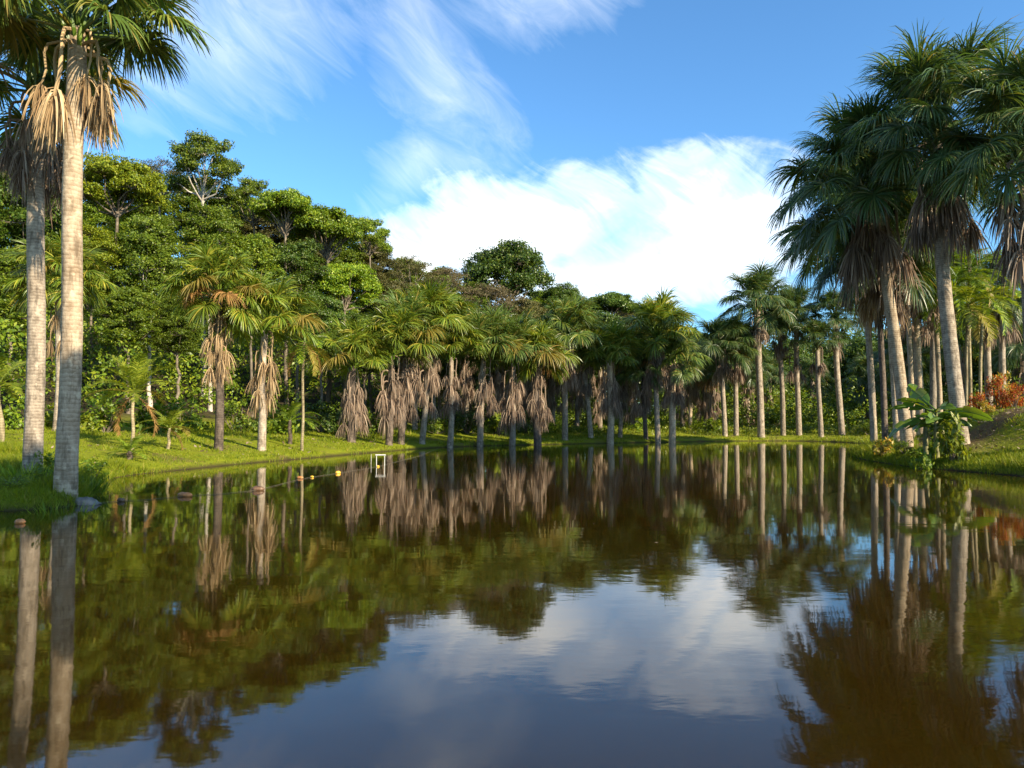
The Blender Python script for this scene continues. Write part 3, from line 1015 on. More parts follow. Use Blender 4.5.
for px, d, top, r in [(322, 52, 300, 30), (365, 56, 318, 28), (405, 60, 330, 26), (440, 62, 335, 26), (470, 66, 330, 26), (505, 68, 338, 26), (540, 72, 340, 26), (575, 76, 342, 26),
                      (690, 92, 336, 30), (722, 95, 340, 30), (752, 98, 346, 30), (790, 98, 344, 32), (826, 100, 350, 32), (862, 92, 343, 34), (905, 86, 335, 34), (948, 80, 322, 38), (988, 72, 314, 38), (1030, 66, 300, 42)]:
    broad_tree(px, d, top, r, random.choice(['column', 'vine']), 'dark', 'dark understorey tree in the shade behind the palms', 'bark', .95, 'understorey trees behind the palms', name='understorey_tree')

for px, d, top, r in [(60, 64, 190, 34), (105, 66, 196, 34), (150, 68, 190, 34), (195, 70, 182, 34), (235, 70, 196, 34), (270, 70, 208, 34), (305, 70, 216, 34), (340, 72, 226, 32), (372, 74, 240, 28), (405, 76, 262, 26), (440, 78, 272, 26), (475, 82, 285, 26),
                      (540, 92, 294, 28), (580, 94, 304, 28), (625, 98, 310, 28), (665, 98, 322, 26)]:
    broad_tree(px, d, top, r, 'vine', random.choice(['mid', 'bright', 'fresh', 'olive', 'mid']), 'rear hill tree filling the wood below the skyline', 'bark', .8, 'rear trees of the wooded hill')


# unseen tree added on the near bank so its crown shades the left corner
K = KIND['dense']
root = thing('broadleaf_tree', 'unseen shade tree added on the near bank, leaning over the water', 'tree', (3.2, -3.2, tz(3.2, -3.2)))
obj('crown', K.crown('mid'), root, (3.5, 3.2, 9.6), (0, 0, 1.0), (4.2, 4.2, 2.8))
g = Geo()
g.add(*tube([(0, 0, -.3), (.1, .1, 2.2), (.9, .8, 5.4), (2.4, 2.2, 8.2), (3.5, 3.2, 9.9)], [.30, .24, .20, .16, .10], 10))
for v, f in zip(K.w.v, K.w.f):
    q_ = v @ np.array([[math.cos(1), math.sin(1), 0], [-math.sin(1), math.cos(1), 0], [0, 0, 1]])
    g.add(q_ * np.array([4.2, 4.2, 2.8]) + np.array([3.5, 3.2, 9.6]), f)
obj('trunk', g.mesh('trunk', M['bark'], True), root)

# ================================================================== FAN PALMS
sun, mid, dark = 'fan_sun', 'fan_mid', 'fan_shade'
# two tall ones close by on the left
fan_palm(67.5, 14.7, 78, -30, 108, 20.5, 'thick-trunked tall palm at left edge, nearer and right one of the two', mid, 'trunk_pale', 'dead_tan', 9, 150, 24, -16, 80, 2, 0)
fan_palm(34, 17.6, 39, 62, 88, 17.5, 'tall palm at left edge, further and left one of the two, with dark skirt', mid, 'trunk_grey', 'dead_brown', 17, 215, 24, -19, 78, 3, 1)
PB = [
    # pxb, d, pxc, pyc, r, w, label, leaf, trunk, dead, nd, skirt, nf, lo, hi, yellow, orange
    (57, 31, 60, 270, 44, 8, 'shorter fan palm half hidden behind the two tall left trunks', sun, 'trunk_grey', 'dead_tan', 8, 365, 22, -25, 80, 2, 2),
    (219, 30.5, 219, 283, 50, 8.5, 'leftmost full fan palm of the left lawn, its trunk dark below the skirt', sun, 'trunk_dark', 'dead_tan', 12, 396, 24, -20, 84, 2, 2),
    (262, 32, 265, 300, 44, 8, 'pale-trunked fan palm just left of the slender yellow-stemmed feather palm', sun, 'trunk_grey', 'dead_tan', 9, 423, 22, -15, 84, 2, 1),
    (351, 41, 353, 344, 44, 9, 'short fan palm whose dead skirt nearly reaches the grass', sun, 'trunk_dark', 'dead_brown', 14, 437, 22, -10, 84, 2, 0),
    (389, 42.5, 391, 330, 38, 7, 'left one of two close-set palms near the white water frame', sun, 'trunk_dark', 'dead_brown', 14, 432, 20, -10, 84, 2, 0),
    (401, 44, 405, 318, 40, 7, 'right one of two close-set palms near the white water frame', mid, 'trunk_dark', 'dead_brown', 13, 430, 22, -10, 84, 1, 0),
    (422, 46, 429, 304, 44, 6, 'bushy palm with the highest crown of the middle row', sun, 'trunk_grey', 'dead_brown', 9, 420, 24, -15, 84, 1, 0),
    (450, 47, 451, 334, 38, 6, 'palm whose slim pale trunk shows below its skirt, left of the bulging skirt', sun, 'trunk_grey', 'dead_brown', 11, 424, 20, -10, 84, 2, 0),
    (480, 49, 484, 330, 38, 6.5, 'palm with a bulging dead skirt left of the big dome tree', mid, 'trunk_grey', 'dead_brown', 12, 424, 22, -15, 84, 1, 1),
    (512, 50, 513, 336, 37, 6.5, 'palm with long skirt below the left edge of the big dome tree', mid, 'trunk_grey', 'dead_brown', 13, 436, 22, -15, 84, 1, 0),
    (538, 51, 537, 350, 36, 8, 'low palm rooted at the water edge, skirt nearly down to the ground', sun, 'trunk_dark', 'dead_brown', 14, 438, 20, -20, 84, 2, 1),
    (565, 55, 567, 322, 34, 6, 'palm with clear trunk beneath a shady crown, right of the low water-edge palm', mid, 'trunk_grey', 'dead_brown', 7, 385, 22, -20, 80, 0, 1),
    (591, 58, 584, 340, 32, 5, 'leaning thin palm left of the pale-trunked one', mid, 'trunk_grey', 'dead_brown', 8, 400, 20, -20, 80, 0, 0),
    (610, 56, 609, 342, 32, 7, 'pale thick-trunked palm in the middle with a small round skirt', sun, 'trunk_pale', 'dead_brown', 10, 412, 20, -15, 84, 1, 0),
    (620, 60, 619, 348, 28, 4.5, 'slim shaded palm right behind the pale thick trunk', mid, 'trunk_grey', 'dead_brown', 8, 405, 18, -20, 80, 0, 1),
    (646, 59, 643, 362, 27, 4.5, 'low shaded palm left of the tallest middle palm', dark, 'trunk_dark', 'dead_brown', 8, 412, 18, -20, 80, 0, 1),
    (658, 58, 657, 324, 36, 5.5, 'tallest palm of the middle far bank, spiky crown against the sky', sun, 'trunk_grey', 'dead_brown', 11, 385, 22, -20, 84, 1, 0),
    (672, 58.5, 673, 350, 30, 7, 'whitish thick trunk palm right of the tallest middle palm', mid, 'trunk_pale', 'dead_brown', 12, 402, 18, -25, 80, 0, 1),
    (690, 70, 692, 362, 25, 3.6, 'slim sunlit pole-like palm in the gap of the far bank', mid, 'trunk_pale', 'dead_brown', 6, 395, 16, -20, 80, 0, 1),
    (705, 70, 705, 366, 25, 4, 'small palm with brown skirt right of the pole-like palm', mid, 'trunk_grey', 'dead_brown', 12, 415, 16, -20, 80, 0, 2),
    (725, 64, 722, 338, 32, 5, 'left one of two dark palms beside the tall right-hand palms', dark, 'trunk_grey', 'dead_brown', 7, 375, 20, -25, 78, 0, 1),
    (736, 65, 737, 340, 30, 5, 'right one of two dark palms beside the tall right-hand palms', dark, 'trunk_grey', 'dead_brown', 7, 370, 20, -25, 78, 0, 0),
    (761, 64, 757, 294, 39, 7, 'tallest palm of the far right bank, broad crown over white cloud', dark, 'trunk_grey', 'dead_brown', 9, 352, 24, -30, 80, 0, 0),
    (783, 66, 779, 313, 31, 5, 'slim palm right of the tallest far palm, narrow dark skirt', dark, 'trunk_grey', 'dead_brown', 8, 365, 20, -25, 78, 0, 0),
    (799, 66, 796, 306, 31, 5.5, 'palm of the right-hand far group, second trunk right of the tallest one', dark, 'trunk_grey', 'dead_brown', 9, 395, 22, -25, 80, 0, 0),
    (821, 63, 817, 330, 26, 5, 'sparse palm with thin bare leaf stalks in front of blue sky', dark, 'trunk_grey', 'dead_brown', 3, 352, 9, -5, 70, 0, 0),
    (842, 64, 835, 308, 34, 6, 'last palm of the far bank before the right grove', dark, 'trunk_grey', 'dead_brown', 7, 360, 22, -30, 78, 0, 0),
]
for r_ in PB:
    fan_palm(*r_, group='fan palms along the far bank')
PR = [
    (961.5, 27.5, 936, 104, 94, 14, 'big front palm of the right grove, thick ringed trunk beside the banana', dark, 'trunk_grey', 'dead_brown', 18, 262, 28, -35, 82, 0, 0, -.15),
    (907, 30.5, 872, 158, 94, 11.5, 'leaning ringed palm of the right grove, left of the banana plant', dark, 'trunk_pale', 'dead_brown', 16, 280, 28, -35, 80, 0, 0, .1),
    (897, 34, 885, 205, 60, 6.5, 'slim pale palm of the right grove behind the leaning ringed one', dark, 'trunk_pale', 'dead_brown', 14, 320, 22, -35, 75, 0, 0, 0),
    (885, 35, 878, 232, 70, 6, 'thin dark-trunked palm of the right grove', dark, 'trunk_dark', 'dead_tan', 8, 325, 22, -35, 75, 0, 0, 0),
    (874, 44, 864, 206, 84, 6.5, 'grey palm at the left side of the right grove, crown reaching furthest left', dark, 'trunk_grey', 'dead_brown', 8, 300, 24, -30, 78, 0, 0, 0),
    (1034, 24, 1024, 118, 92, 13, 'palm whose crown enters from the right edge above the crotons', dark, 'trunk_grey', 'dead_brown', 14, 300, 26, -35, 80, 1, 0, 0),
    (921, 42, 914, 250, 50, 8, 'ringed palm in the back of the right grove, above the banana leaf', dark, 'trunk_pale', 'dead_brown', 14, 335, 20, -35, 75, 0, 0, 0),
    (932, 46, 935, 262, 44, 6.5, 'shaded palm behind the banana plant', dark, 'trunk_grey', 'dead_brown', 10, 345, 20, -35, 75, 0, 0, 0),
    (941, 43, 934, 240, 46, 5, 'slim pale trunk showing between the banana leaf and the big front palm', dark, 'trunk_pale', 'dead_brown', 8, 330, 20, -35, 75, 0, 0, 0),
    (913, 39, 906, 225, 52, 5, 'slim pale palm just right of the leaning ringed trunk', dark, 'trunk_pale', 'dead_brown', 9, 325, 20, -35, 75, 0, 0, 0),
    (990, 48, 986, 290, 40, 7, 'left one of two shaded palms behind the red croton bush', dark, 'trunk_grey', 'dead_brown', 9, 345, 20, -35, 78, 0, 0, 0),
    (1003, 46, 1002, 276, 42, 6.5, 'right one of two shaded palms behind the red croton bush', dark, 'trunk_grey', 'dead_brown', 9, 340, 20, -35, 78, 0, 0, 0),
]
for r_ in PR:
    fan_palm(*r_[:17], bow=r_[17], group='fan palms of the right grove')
# palms standing in the shade of the second row
for px, d, pyc, r, w in [(415, 55, 325, 34, 5), (433, 56, 318, 34, 5), (466, 58, 330, 32, 5), (497, 60, 335, 32, 5), (525, 62, 338, 32, 5), (553, 64, 345, 30, 4.5), (577, 66, 335, 30, 4.5),
                         (600, 68, 345, 28, 4.5), (632, 70, 345, 28, 4.5), (682, 76, 352, 26, 4), (714, 78, 352, 26, 4), (748, 80, 362, 24, 4), (770, 82, 370, 22, 4), (812, 82, 372, 22, 4), (870, 76, 372, 28, 4.5), (905, 66, 345, 34, 5), (958, 62, 330, 36, 5), (1024, 58, 330, 40, 6)]:
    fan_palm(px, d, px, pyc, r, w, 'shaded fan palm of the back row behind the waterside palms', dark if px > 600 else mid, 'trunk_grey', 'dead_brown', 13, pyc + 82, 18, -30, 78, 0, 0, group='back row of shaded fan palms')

# ================================================================== FEATHER PALMS, BANANA, BUSHES
feather_palm(132, 27, 134, 392, 36, 3.4, 'young lime-green feather palm with two drooping dead fronds on the left lawn', 'lime', 13, 5, 85, 2, 2, fix_h=None)
feather_palm(2, 25, -2, 385, 36, 5, 'lime feather palm cut by the left edge', 'lime', 11, -10, 70, 0, 1)
feather_palm(168, 29, 170, 428, 24, 3, 'smaller yellowing feather palm right of the young lime one', 'lime', 9, 0, 75, 1, 3)
feather_palm(302, 34, 304, 342, 30, 3, 'slender feather palm with a thin yellow stem and drooping yellowish crown', 'bright', 9, -35, 40, 2, 3)
for px, d, pxc, pyc, r, l in [(958, 38, 954, 285, 36, 'leftmost of the thin feather palms behind the big front palm'),
                              (966, 37, 968, 304, 40, 'thin feather palm with the brightest arching fronds right of the big front trunk'),
                              (971, 39, 969, 268, 36, 'tallest thin feather palm behind the big front palm'),
                              (979, 40, 983, 294, 36, 'rightmost thin feather palm, stem before the croton bush')]:
    feather_palm(px, d, pxc, pyc, r, 3.2, l, 'lime' if px == 966 else 'bright', 11, -35, 65, 0, 1, group='thin feather palms in the right grove')
feather_palm(130, 24.5, 130, 452, 20, 5, 'small spiky green palm on the lawn in front of the young feather palm', 'dark', 12, 0, 75, 0, 0, name='dwarf_palm', trunk='trunk_dark')
feather_palm(290, 36, 290, 420, 26, 4, 'low leafy palm in the shade by the slender stem', 'dark', 11, 0, 75, 0, 0, name='dwarf_palm', trunk='trunk_dark')


def banana_leaf(Ln, wd, elev, bend):
    g = Geo()
    m, q = 18, 7
    s = np.linspace(0, 1, m)
    e = rad(elev) - s ** 1.3 * rad(bend)
    path = np.zeros((m, 3))
    for i in range(1, m):
        path[i] = path[i - 1] + np.array([math.cos(e[i]), 0, math.sin(e[i])]) * Ln / (m - 1)
    pr = wd * np.where(s < .22, .06, np.sin(np.clip((s - .2) / .8, 0, 1) ** .75 * np.pi) ** .6 + .02)
    up = np.stack([-np.sin(e), np.zeros(m), np.cos(e)], 1)
    for sd in (-1, 1):                       # each half of the blade is torn into a few strips along its side veins
        i0 = 0
        while i0 < m - 1:
            i1 = min(m - 1, i0 + int(RNG.integers(2, 5)))
            fold = RNG.uniform(-.30, .35)
            c = np.linspace(0, 1, 5)
            rows = []
            for i in range(i0, i1 + 1):
                k = c * pr[i] / 2
                sh = (.015 if i == i1 and i1 < m - 1 else 0) * c
                rows.append(path[i] - sh[:, None] * np.array([math.cos(e[i]), 0, math.sin(e[i])]) + np.array([0, sd, 0.]) * (k * math.cos(fold))[:, None] + up[i] * (k * math.sin(fold) + .25 * k * (1 - c))[:, None])
            V = np.array(rows)
            nr = len(V)
            idx = np.arange(nr * 5).reshape(nr, 5)
            g.add(V, np.stack([idx[:-1, :-1], idx[:-1, 1:], idx[1:, 1:], idx[1:, :-1]], -1).reshape(-1, 4))
            i0 = i1
    g.add(*tube(path + [0, 0, -.008], np.linspace(.03, .006, m), 5))
    return g.mesh('leaf', LEAF['banana'], True)


bx, by = px_x(936, 26.2), 26.2
ban = thing('banana_plant', 'banana plant with broad paddle leaves at the foot of the right grove', 'plant', (bx, by, tz(bx, by)))
for k, (ox, oy, hh) in enumerate([(0, 0, 1.7), (-.30, .15, 1.3), (.30, .1, 1.1)]):
    g = Geo()
    g.add(*tube([(ox, oy, -.2), (ox * .98, oy, hh * .5), (ox * .9, oy, hh)], [.10, .085, .05], 10))
    obj('stem', g.mesh('stem', M['stem_green'], True), ban)
for (z0, az, el, bd, Ln, wd) in [(1.75, 50, 74, 35, 1.7, .52), (1.7, 178, 20, 40, 1.8, .42), (1.55, 194, 0, 55, 2.1, .52), (1.6, 150, 55, 60, 1.5, .44),
                                 (1.6, 345, 22, 75, 1.9, .46), (1.5, 275, 50, 80, 1.5, .42), (1.3, 230, 35, 80, 1.6, .44), (1.2, 20, 50, 70, 1.4, .4),
                                 (1.2, 300, 40, 75, 1.5, .42), (1.15, 205, 30, 90, 1.4, .40), (1.1, 250, 60, 70, 1.3, .38), (1.2, 90, 45, 60, 1.5, .40),
                                 (1.0, 320, 55, 95, 1.3, .36), (1.0, 170, 40, 100, 1.3, .36), (.95, 265, 30, 90, 1.2, .36)]:
    obj('leaf', banana_leaf(Ln, wd, el, bd), ban, (0, 0, z0 - .05), (random.choice((-1, 1)) * rad(random.uniform(15, 50)), 0, rad(az)))

shrub(px_x(953, 25.1), 25.1, .58, 'lime', 'lime-yellow leafy shrub between the banana plant and the big front trunk', 9, zs=2.3)
shrub(px_x(940, 26.8), 26.8, .7, 'mid', 'dark leafy shrub packed behind the banana stems', 9, zs=1.7)
shrub(px_x(925, 25.6), 25.6, .5, 'bright', 'low leafy shrub at the foot of the banana plant', 9, zs=1.5)
shrub(px_x(905, 28.5), 28.5, .55, 'bright', 'green waterside shrub at the left tip of the right bank', 1, zs=.8)
shrub(px_x(884, 30), 30, .5, 'croton_yellow', 'small orange-yellow shrub at the left tip of the right bank', 9, zs=1.2)


def croton(px, d, r, leaf, label, zs=1.2):
    return shrub(px_x(px, d), d, r, leaf, label, 1, 'crotons on the right mound', 'croton_bush', zs)


croton(980, 31, .5, 'croton_red', 'red croton bush, leftmost one on the right mound', 1.5)
croton(1000, 32, .62, 'croton_red', 'tallest red and orange croton bush on the right mound', 1.9)
croton(986, 30.6, .4, 'croton_yellow', 'yellow croton bush low in front of the red ones', 1.1)
croton(1015, 31, .55, 'croton_red', 'red croton bush nearest the right edge', 1.5)
croton(1006, 33.5, .65, 'croton_yellow', 'yellow-green croton bush showing above and between the red ones', 1.9)

# weeds round the feet of the two left palms
def tall_weeds(name, label, x, y, r, n, h):
    a = RNG.uniform(0, 2 * np.pi, n)
    rr = r * np.sqrt(RNG.uniform(0, 1, n))
    B = np.stack([np.cos(a) * rr, np.sin(a) * rr, np.full(n, -.05)], 1)
    d0 = unit(np.stack([np.cos(a) * .35, np.sin(a) * .35, np.ones(n)], 1) + RNG.normal(0, .18, (n, 3)))
    sd = unit(np.cross(d0, RNG.normal(0, 1, (n, 3))))
    v, f = strips(B, d0, sd, h * RNG.uniform(.4, 1.1, n), np.full(n, .02), RNG.uniform(.3, 1.6, n), [.8, 1, .8, .5, .05], .2)
    g = Geo(); g.add(v, f)
    o = obj(name, g.mesh(name, LEAF['bright']), None, (x, y, tz(x, y)))
    return tag(o, label, 'plant')


tall_weeds('grass_clump', 'tall grass clump at the foot of the nearer left palm', px_x(64, 13.4), 13.4, .45, 260, .55)
tall_weeds('grass_clump', 'tall grass clump at the right side of the nearer left palm', px_x(86, 16.2), 16.2, .42, 200, .5)
tall_weeds('grass_clump', 'tall grass clump at the foot of the further left palm', px_x(30, 16.2), 16.2, .5, 240, .55)
shrub(px_x(46, 15.4), 15.4, .42, 'mid', 'leafy weed bush between the feet of the two left palms', 1, zs=1.3)
shrub(px_x(18, 14.6), 14.6, .42, 'mid', 'leafy weed bush at the left edge by the water', 2, zs=.7)
shrub(px_x(92, 18.5), 18.5, .5, 'bright', 'bright weed bush behind the nearer left palm', 1, zs=1.0)
# bushes where lawn meets forest
for px, d, r, leaf, zs, k in [(15, 30, 1.1, 'bright', 1.0, 1), (45, 32, 1.2, 'lime', .8, 9), (80, 33, 1.0, 'lime', .8, 9), (105, 34, 1.3, 'bright', 1.0, 1), (150, 35, 1.3, 'bright', 1.1, 9), (185, 37, 1.2, 'bright', 1.1, 1),
                              (235, 41, 1.3, 'mid', 1.1, 1), (280, 43, 1.4, 'mid', 1.0, 9), (322, 46, 1.4, 'dark', 1.1, 1), (340, 47, 1.2, 'mid', 1.0, 9), (372, 49, 1.2, 'mid', 1, 1), (437, 54, 1.4, 'mid', 1, 0), (468, 56, 1.3, 'dark', 1.1, 1), (498, 58, 1.4, 'mid', 1, 9),
                              (527, 60, 1.3, 'dark', 1.1, 1), (552, 62, 1.3, 'bright', .8, 0), (640, 66, 1.2, 'bright', .9, 1), (700, 70, 1.5, 'bright', .9, 0), (715, 68, 1.2, 'mid', 1, 9), (775, 76, 1.6, 'bright', 1.1, 1), (805, 78, 1.6, 'mid', 1.1, 0),
                              (850, 74, 1.6, 'mid', .9, 1), (870, 62, 1.4, 'mid', .8, 1), (900, 50, 1.2, 'mid', 1, 1), (960, 44, 1.2, 'dark', .9, 1)]:
    shrub(px_x(px, d), d, r, leaf, 'leafy shrub in the undergrowth where the grass meets the wood', k, 'shrubs along the edge of the wood', zs=zs)

# ================================================================== THINGS ON THE WATER
n = 2600
x = RNG.uniform(-20, 26, n); y = RNG.uniform(9, 66, n)
d = lake_sdf(x, y)
k = (d < -.05) & (RNG.uniform(0, 1, n) < np.exp(d / 1.6) + .05) & in_view(x, y)
ctr = np.stack([x[k], y[k], np.full(k.sum(), .006)], 1)
g = Geo()
g.add(*leaves(ctr, np.zeros_like(ctr), RNG.uniform(.03, .10, len(ctr)), .45, 1, .03, 0))
o = obj('floating_leaves', g.mesh('floating_leaves', M['dead_brown'])); o['kind'] = 'stuff'
fx, fy = ground_pt(380.5, 465.5)
fr = thing('frame', 'small white frame of two posts and a crossbar standing in the water', 'frame', (fx, fy, 0))
for sx in (-.15, .15):
    g = Geo(); g.add(*tube([(sx, 0, -.5), (sx, 0, .36)], [.014, .014], 8)); obj('post', g.mesh('post', M['white']), fr)
g = Geo(); g.add(*tube([(-.19, 0, .385), (.19, 0, .385)], [.024, .024], 8)); obj('crossbar', g.mesh('crossbar', M['white']), fr)
px_, py_ = ground_pt(371, 463.5)
g = Geo(); g.add(*tube([(0, 0, -.6), (.005, 0, .34), (.005, 0, .36)], [.014, .012, .004], 8))
tag(obj('stake', g.mesh('stake', M['post']), None, (px_, py_, 0)), 'thin grey stake in the water just left of the white frame', 'stake')


def log_float(px, py, ln, r, mat, label, cat='float', name='log_float', rot=.3):
    x, y = ground_pt(px, py)
    g = Geo()
    s = np.linspace(-.5, .5, 9) * ln
    prof = np.array([.05, .72, .95, 1, .92, 1, .95, .7, .05]) * r
    g.add(*tube(np.stack([s, np.sin(s * 5) * .012, np.cos(s * 4) * .01], 1), prof[:, None] * RNG.uniform(.88, 1.1, (9, 8)), 8))
    o = obj(name, g.mesh(name, M[mat], True), None, (x, y, .3 * r), (0, 0, rot))
    return tag(o, label, cat, 'floats on the rope across the pond')


floats = [(121, 501.5, .17, .05, 'log', 'small dark brown float on the rope nearest the left palms'),
          (185, 496.5, .42, .065, 'log_rust', 'long rusty-brown float on the rope below the feather palm'),
          (258, 490.5, .30, .075, 'log', 'dark float on the rope below the second bank palm'),
          (300, 478.5, .22, .045, 'log_rust', 'orange-brown float on the rope below the slender palm'),
          (312, 477.5, .12, .035, 'float_yellow', 'small yellow float on the rope near the slender palm reflection'),
          (338, 473.5, .17, .055, 'float_yellow', 'bright yellow float left of the white frame'),
          (378, 466.8, .11, .035, 'float_yellow', 'yellow float touching the foot of the white frame')]
for k, fl in enumerate(floats):
    log_float(*fl, rot=random.uniform(-.5, .5))
x20 = log_float(20, 523.5, .16, .05, 'log_rust', 'brown floating husk in front of the left palms', 'husk', 'floating_husk')
del x20['group']
g = Geo()
rp = [ground_pt(*q) for q in [(92, 504), (121, 501.5), (150, 500), (185, 496.5), (225, 494), (258, 490.5), (300, 479.5), (312, 477.5), (338, 473.5), (378, 466.8), (420, 456), (438, 448.5)]]
rp = np.array([(x, y, .012) for x, y in rp])
u = np.linspace(0, len(rp) - 1, 120)
path = np.stack([np.interp(u, np.arange(len(rp)), rp[:, k]) for k in range(3)], 1)
path[:, 1] += np.sin(u * 6.28) * .05
g.add(*tube(path, np.full(len(path), .0045), 6))
tag(obj('rope', g.mesh('rope', M['rope'])), 'thin float rope stretched over the water from the left bank past the white frame', 'rope')


def stone(px, py, sx, sy, sz, label, z=None):
    x, y = ground_pt(px, py)
    g = Geo()
    la = np.linspace(.02, np.pi - .02, 9); lo_ = np.linspace(0, 2 * np.pi, 14, endpoint=False)
    A, B = np.meshgrid(la, lo_, indexing='ij')
    v = np.stack([np.sin(A) * np.cos(B), np.sin(A) * np.sin(B), np.cos(A)], -1)
    v *= (1 + .22 * (RNG.uniform(-1, 1, A.shape)))[..., None] * np.array([sx, sy, sz])
    idx = np.arange(9 * 14).reshape(9, 14)
    j2 = np.roll(idx, -1, 1)
    g.add(v, np.stack([idx[:-1], j2[:-1], j2[1:], idx[1:]], -1).reshape(-1, 4))
    tag(obj('stone', g.mesh('stone', M['stone'], True), None, (x, y, max(tz(x, y), -.02) + sz * .25)), label, 'stone')


stone(86, 504.5, .26, .14, .12, 'flat grey stone at the waterline by the nearer left palm')

# ================================================================== SKY, SUN
w = bpy.data.worlds.new('World'); SC.world = w
w.use_nodes = True
nt = w.node_tree
for n_ in list(nt.nodes):
    nt.nodes.remove(n_)
sky = nt.nodes.new('ShaderNodeTexSky')
sky.sky_type = 'NISHITA'; sky.sun_disc = False
sky.sun_elevation = rad(SUN_EL); sky.sun_rotation = rad(SUN_AZ)
sky.altitude = 0; sky.air_density = 1.0; sky.dust_density = .3; sky.ozone_density = 2.5
tc = nt.nodes.new('ShaderNodeTexCoord')
sx = nt.nodes.new('ShaderNodeSeparateXYZ')
nt.links.new(tc.outputs['Generated'], sx.inputs[0])
az = math_n(nt, 'MULTIPLY', math_n(nt, 'ARCTAN2', sx.outputs[0], sx.outputs[1]), 180 / math.pi)
el = math_n(nt, 'MULTIPLY', math_n(nt, 'ARCSINE', sx.outputs[2]), 180 / math.pi)


def cloud_noise(scale, detail, sx_, sy_, rot=0, rough=.6, dist=0., seed=0):
    cb = nt.nodes.new('ShaderNodeCombineXYZ')
    nt.links.new(az, cb.inputs[0]); nt.links.new(el, cb.inputs[1]); cb.inputs[2].default_value = seed
    m_ = nt.nodes.new('ShaderNodeMapping')
    m_.inputs['Rotation'].default_value = (0, 0, rad(rot))
    nt.links.new(cb.outputs[0], m_.inputs['Vector'])
    m2 = nt.nodes.new('ShaderNodeMapping'); m2.inputs['Scale'].default_value = (sx_, sy_, 1)
    nt.links.new(m_.outputs[0], m2.inputs['Vector'])
    q = nt.nodes.new('ShaderNodeTexNoise')
    q.inputs['Scale'].default_value = scale; q.inputs['Detail'].default_value = detail
    q.inputs['Roughness'].default_value = rough; q.inputs['Distortion'].default_value = dist
    nt.links.new(m2.outputs[0], q.inputs['Vector'])
    return q.outputs[0]


nA = cloud_noise(.11, 8, 1, 1.7, -12, .58, .3)
nB = cloud_noise(.30, 6, .45, 1.5, 34, .62, .8, 3.3)
nC = cloud_noise(.05, 3, 1, 1.3, 20, .5, .2, 8.1)


def blob(ca, ce, ra, re, rot=0):
    c, s_ = math.cos(rad(rot)), math.sin(rad(rot))
    da = math_n(nt, 'SUBTRACT', az, ca); de = math_n(nt, 'SUBTRACT', el, ce)
    u_ = math_n(nt, 'DIVIDE', math_n(nt, 'ADD', math_n(nt, 'MULTIPLY', da, c), math_n(nt, 'MULTIPLY', de, s_)), ra)
    v_ = math_n(nt, 'DIVIDE', math_n(nt, 'SUBTRACT', math_n(nt, 'MULTIPLY', de, c), math_n(nt, 'MULTIPLY', da, s_)), re)
    r2 = math_n(nt, 'ADD', math_n(nt, 'MULTIPLY', u_, u_), math_n(nt, 'MULTIPLY', v_, v_))
    return math_n(nt, 'SUBTRACT', 1.0, math_n(nt, 'SQRT', r2))


def mx(*a):
    r_ = a[0]
    for b_ in a[1:]:
        r_ = math_n(nt, 'MAXIMUM', r_, b_)
    return r_


big = mx(blob(15.5, 14.5, 8.0, 6.8), blob(8, 11.5, 16, 5.5, 10), blob(-1.5, 13.5, 9.5, 6), blob(-7, 12, 5, 6), blob(3.5, 14.5, 9, 5.5))
big = math_n(nt, 'ADD', big, math_n(nt, 'ADD', math_n(nt, 'MULTIPLY_ADD', nA, 1.2, -.62), math_n(nt, 'MULTIPLY_ADD', nB, .7, -.33)))
bigm = ramp(nt, big, [(0, (0, 0, 0)), (.34, (.42, .42, .42)), (.85, (1, 1, 1))], 'EASE')
wisp = mx(blob(-21, 27, 14, 6.5, 20), blob(-6, 25.5, 5, 12, 35), blob(2, 31, 12, 4, 10), blob(-8, 19, 3, 6, -35))
wisp = math_n(nt, 'ADD', math_n(nt, 'MULTIPLY', wisp, .75), math_n(nt, 'MULTIPLY_ADD', nB, 1.2, -.62))
wispm = math_n(nt, 'MULTIPLY', ramp(nt, wisp, [(0, (0, 0, 0)), (.9, (1, 1, 1))]), .30)
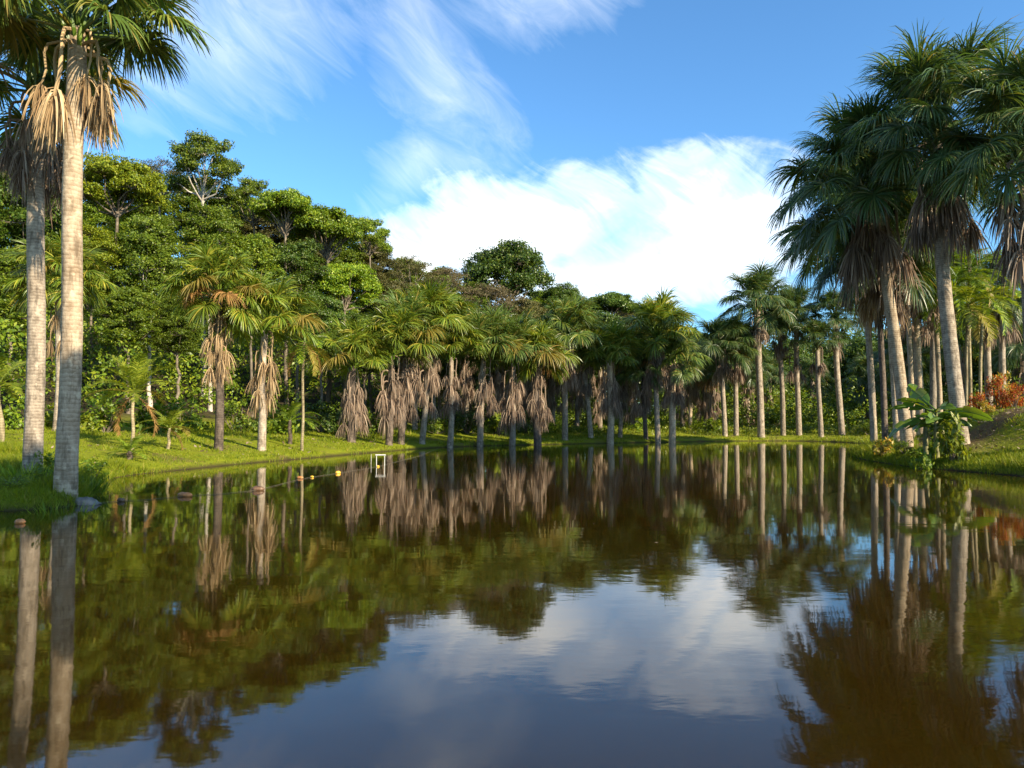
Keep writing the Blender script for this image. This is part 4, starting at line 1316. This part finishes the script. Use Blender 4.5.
# clouds in the rest of the sky dome
offv = math_n(nt, 'GREATER_THAN', math_n(nt, 'ABSOLUTE', az), 42)
rest = math_n(nt, 'MULTIPLY', ramp(nt, math_n(nt, 'ADD', nA, math_n(nt, 'MULTIPLY_ADD', nC, .6, -.3)), [(.5, (0, 0, 0)), (.72, (1, 1, 1))]),
              math_n(nt, 'DIVIDE', math_n(nt, 'SUBTRACT', math_n(nt, 'ABSOLUTE', az), 38), 20, clamp=True))
skyc = mix_col(nt, 1.0, sky.outputs[0], (.68, 1.07, 1.30), 'MULTIPLY')
hole = blob(7.5, 13.2, 6.5, 3.6, 12)
holem = math_n(nt, 'MULTIPLY', ramp(nt, math_n(nt, 'ADD', hole, math_n(nt, 'MULTIPLY_ADD', nB, 1.3, -.6)), [(0, (0, 0, 0)), (.8, (1, 1, 1))]), .62)
bigm = math_n(nt, 'MULTIPLY', bigm, math_n(nt, 'SUBTRACT', 1.0, holem))
cl = mx(bigm, wispm, math_n(nt, 'MULTIPLY', rest, .7))
inner = ramp(nt, nB, [(.3, (6.4, 7.7, 9.0)), (.62, (9.8, 9.9, 9.7))])
bgc = mix_col(nt, cl, skyc, inner)
bg = nt.nodes.new('ShaderNodeBackground')
bg.inputs['Strength'].default_value = .088
nt.links.new(bgc, bg.inputs['Color'])
o = nt.nodes.new('ShaderNodeOutputWorld'); nt.links.new(bg.outputs[0], o.inputs[0])

sd = bpy.data.lights.new('sun', 'SUN')
sd.energy = 5.0; sd.angle = rad(.5); sd.color = (1.0, .86, .62)
so = bpy.data.objects.new('sun', sd); COL.objects.link(so)
so.rotation_euler = (rad(90 - SUN_EL), 0, rad(180 - SUN_AZ))
so.location = (30, -30, 40)

SC.view_settings.view_transform = 'Standard'
SC.view_settings.look = 'None'
SC.view_settings.exposure = 1.25
SC.view_settings.gamma = 1
SC.render.engine = 'CYCLES'
SC.cycles.max_bounces = 6
SC.cycles.diffuse_bounces = 4
SC.cycles.glossy_bounces = 3
SC.cycles.transmission_bounces = 3
SC.cycles.use_denoising = True
print('objects', len(SC.objects))
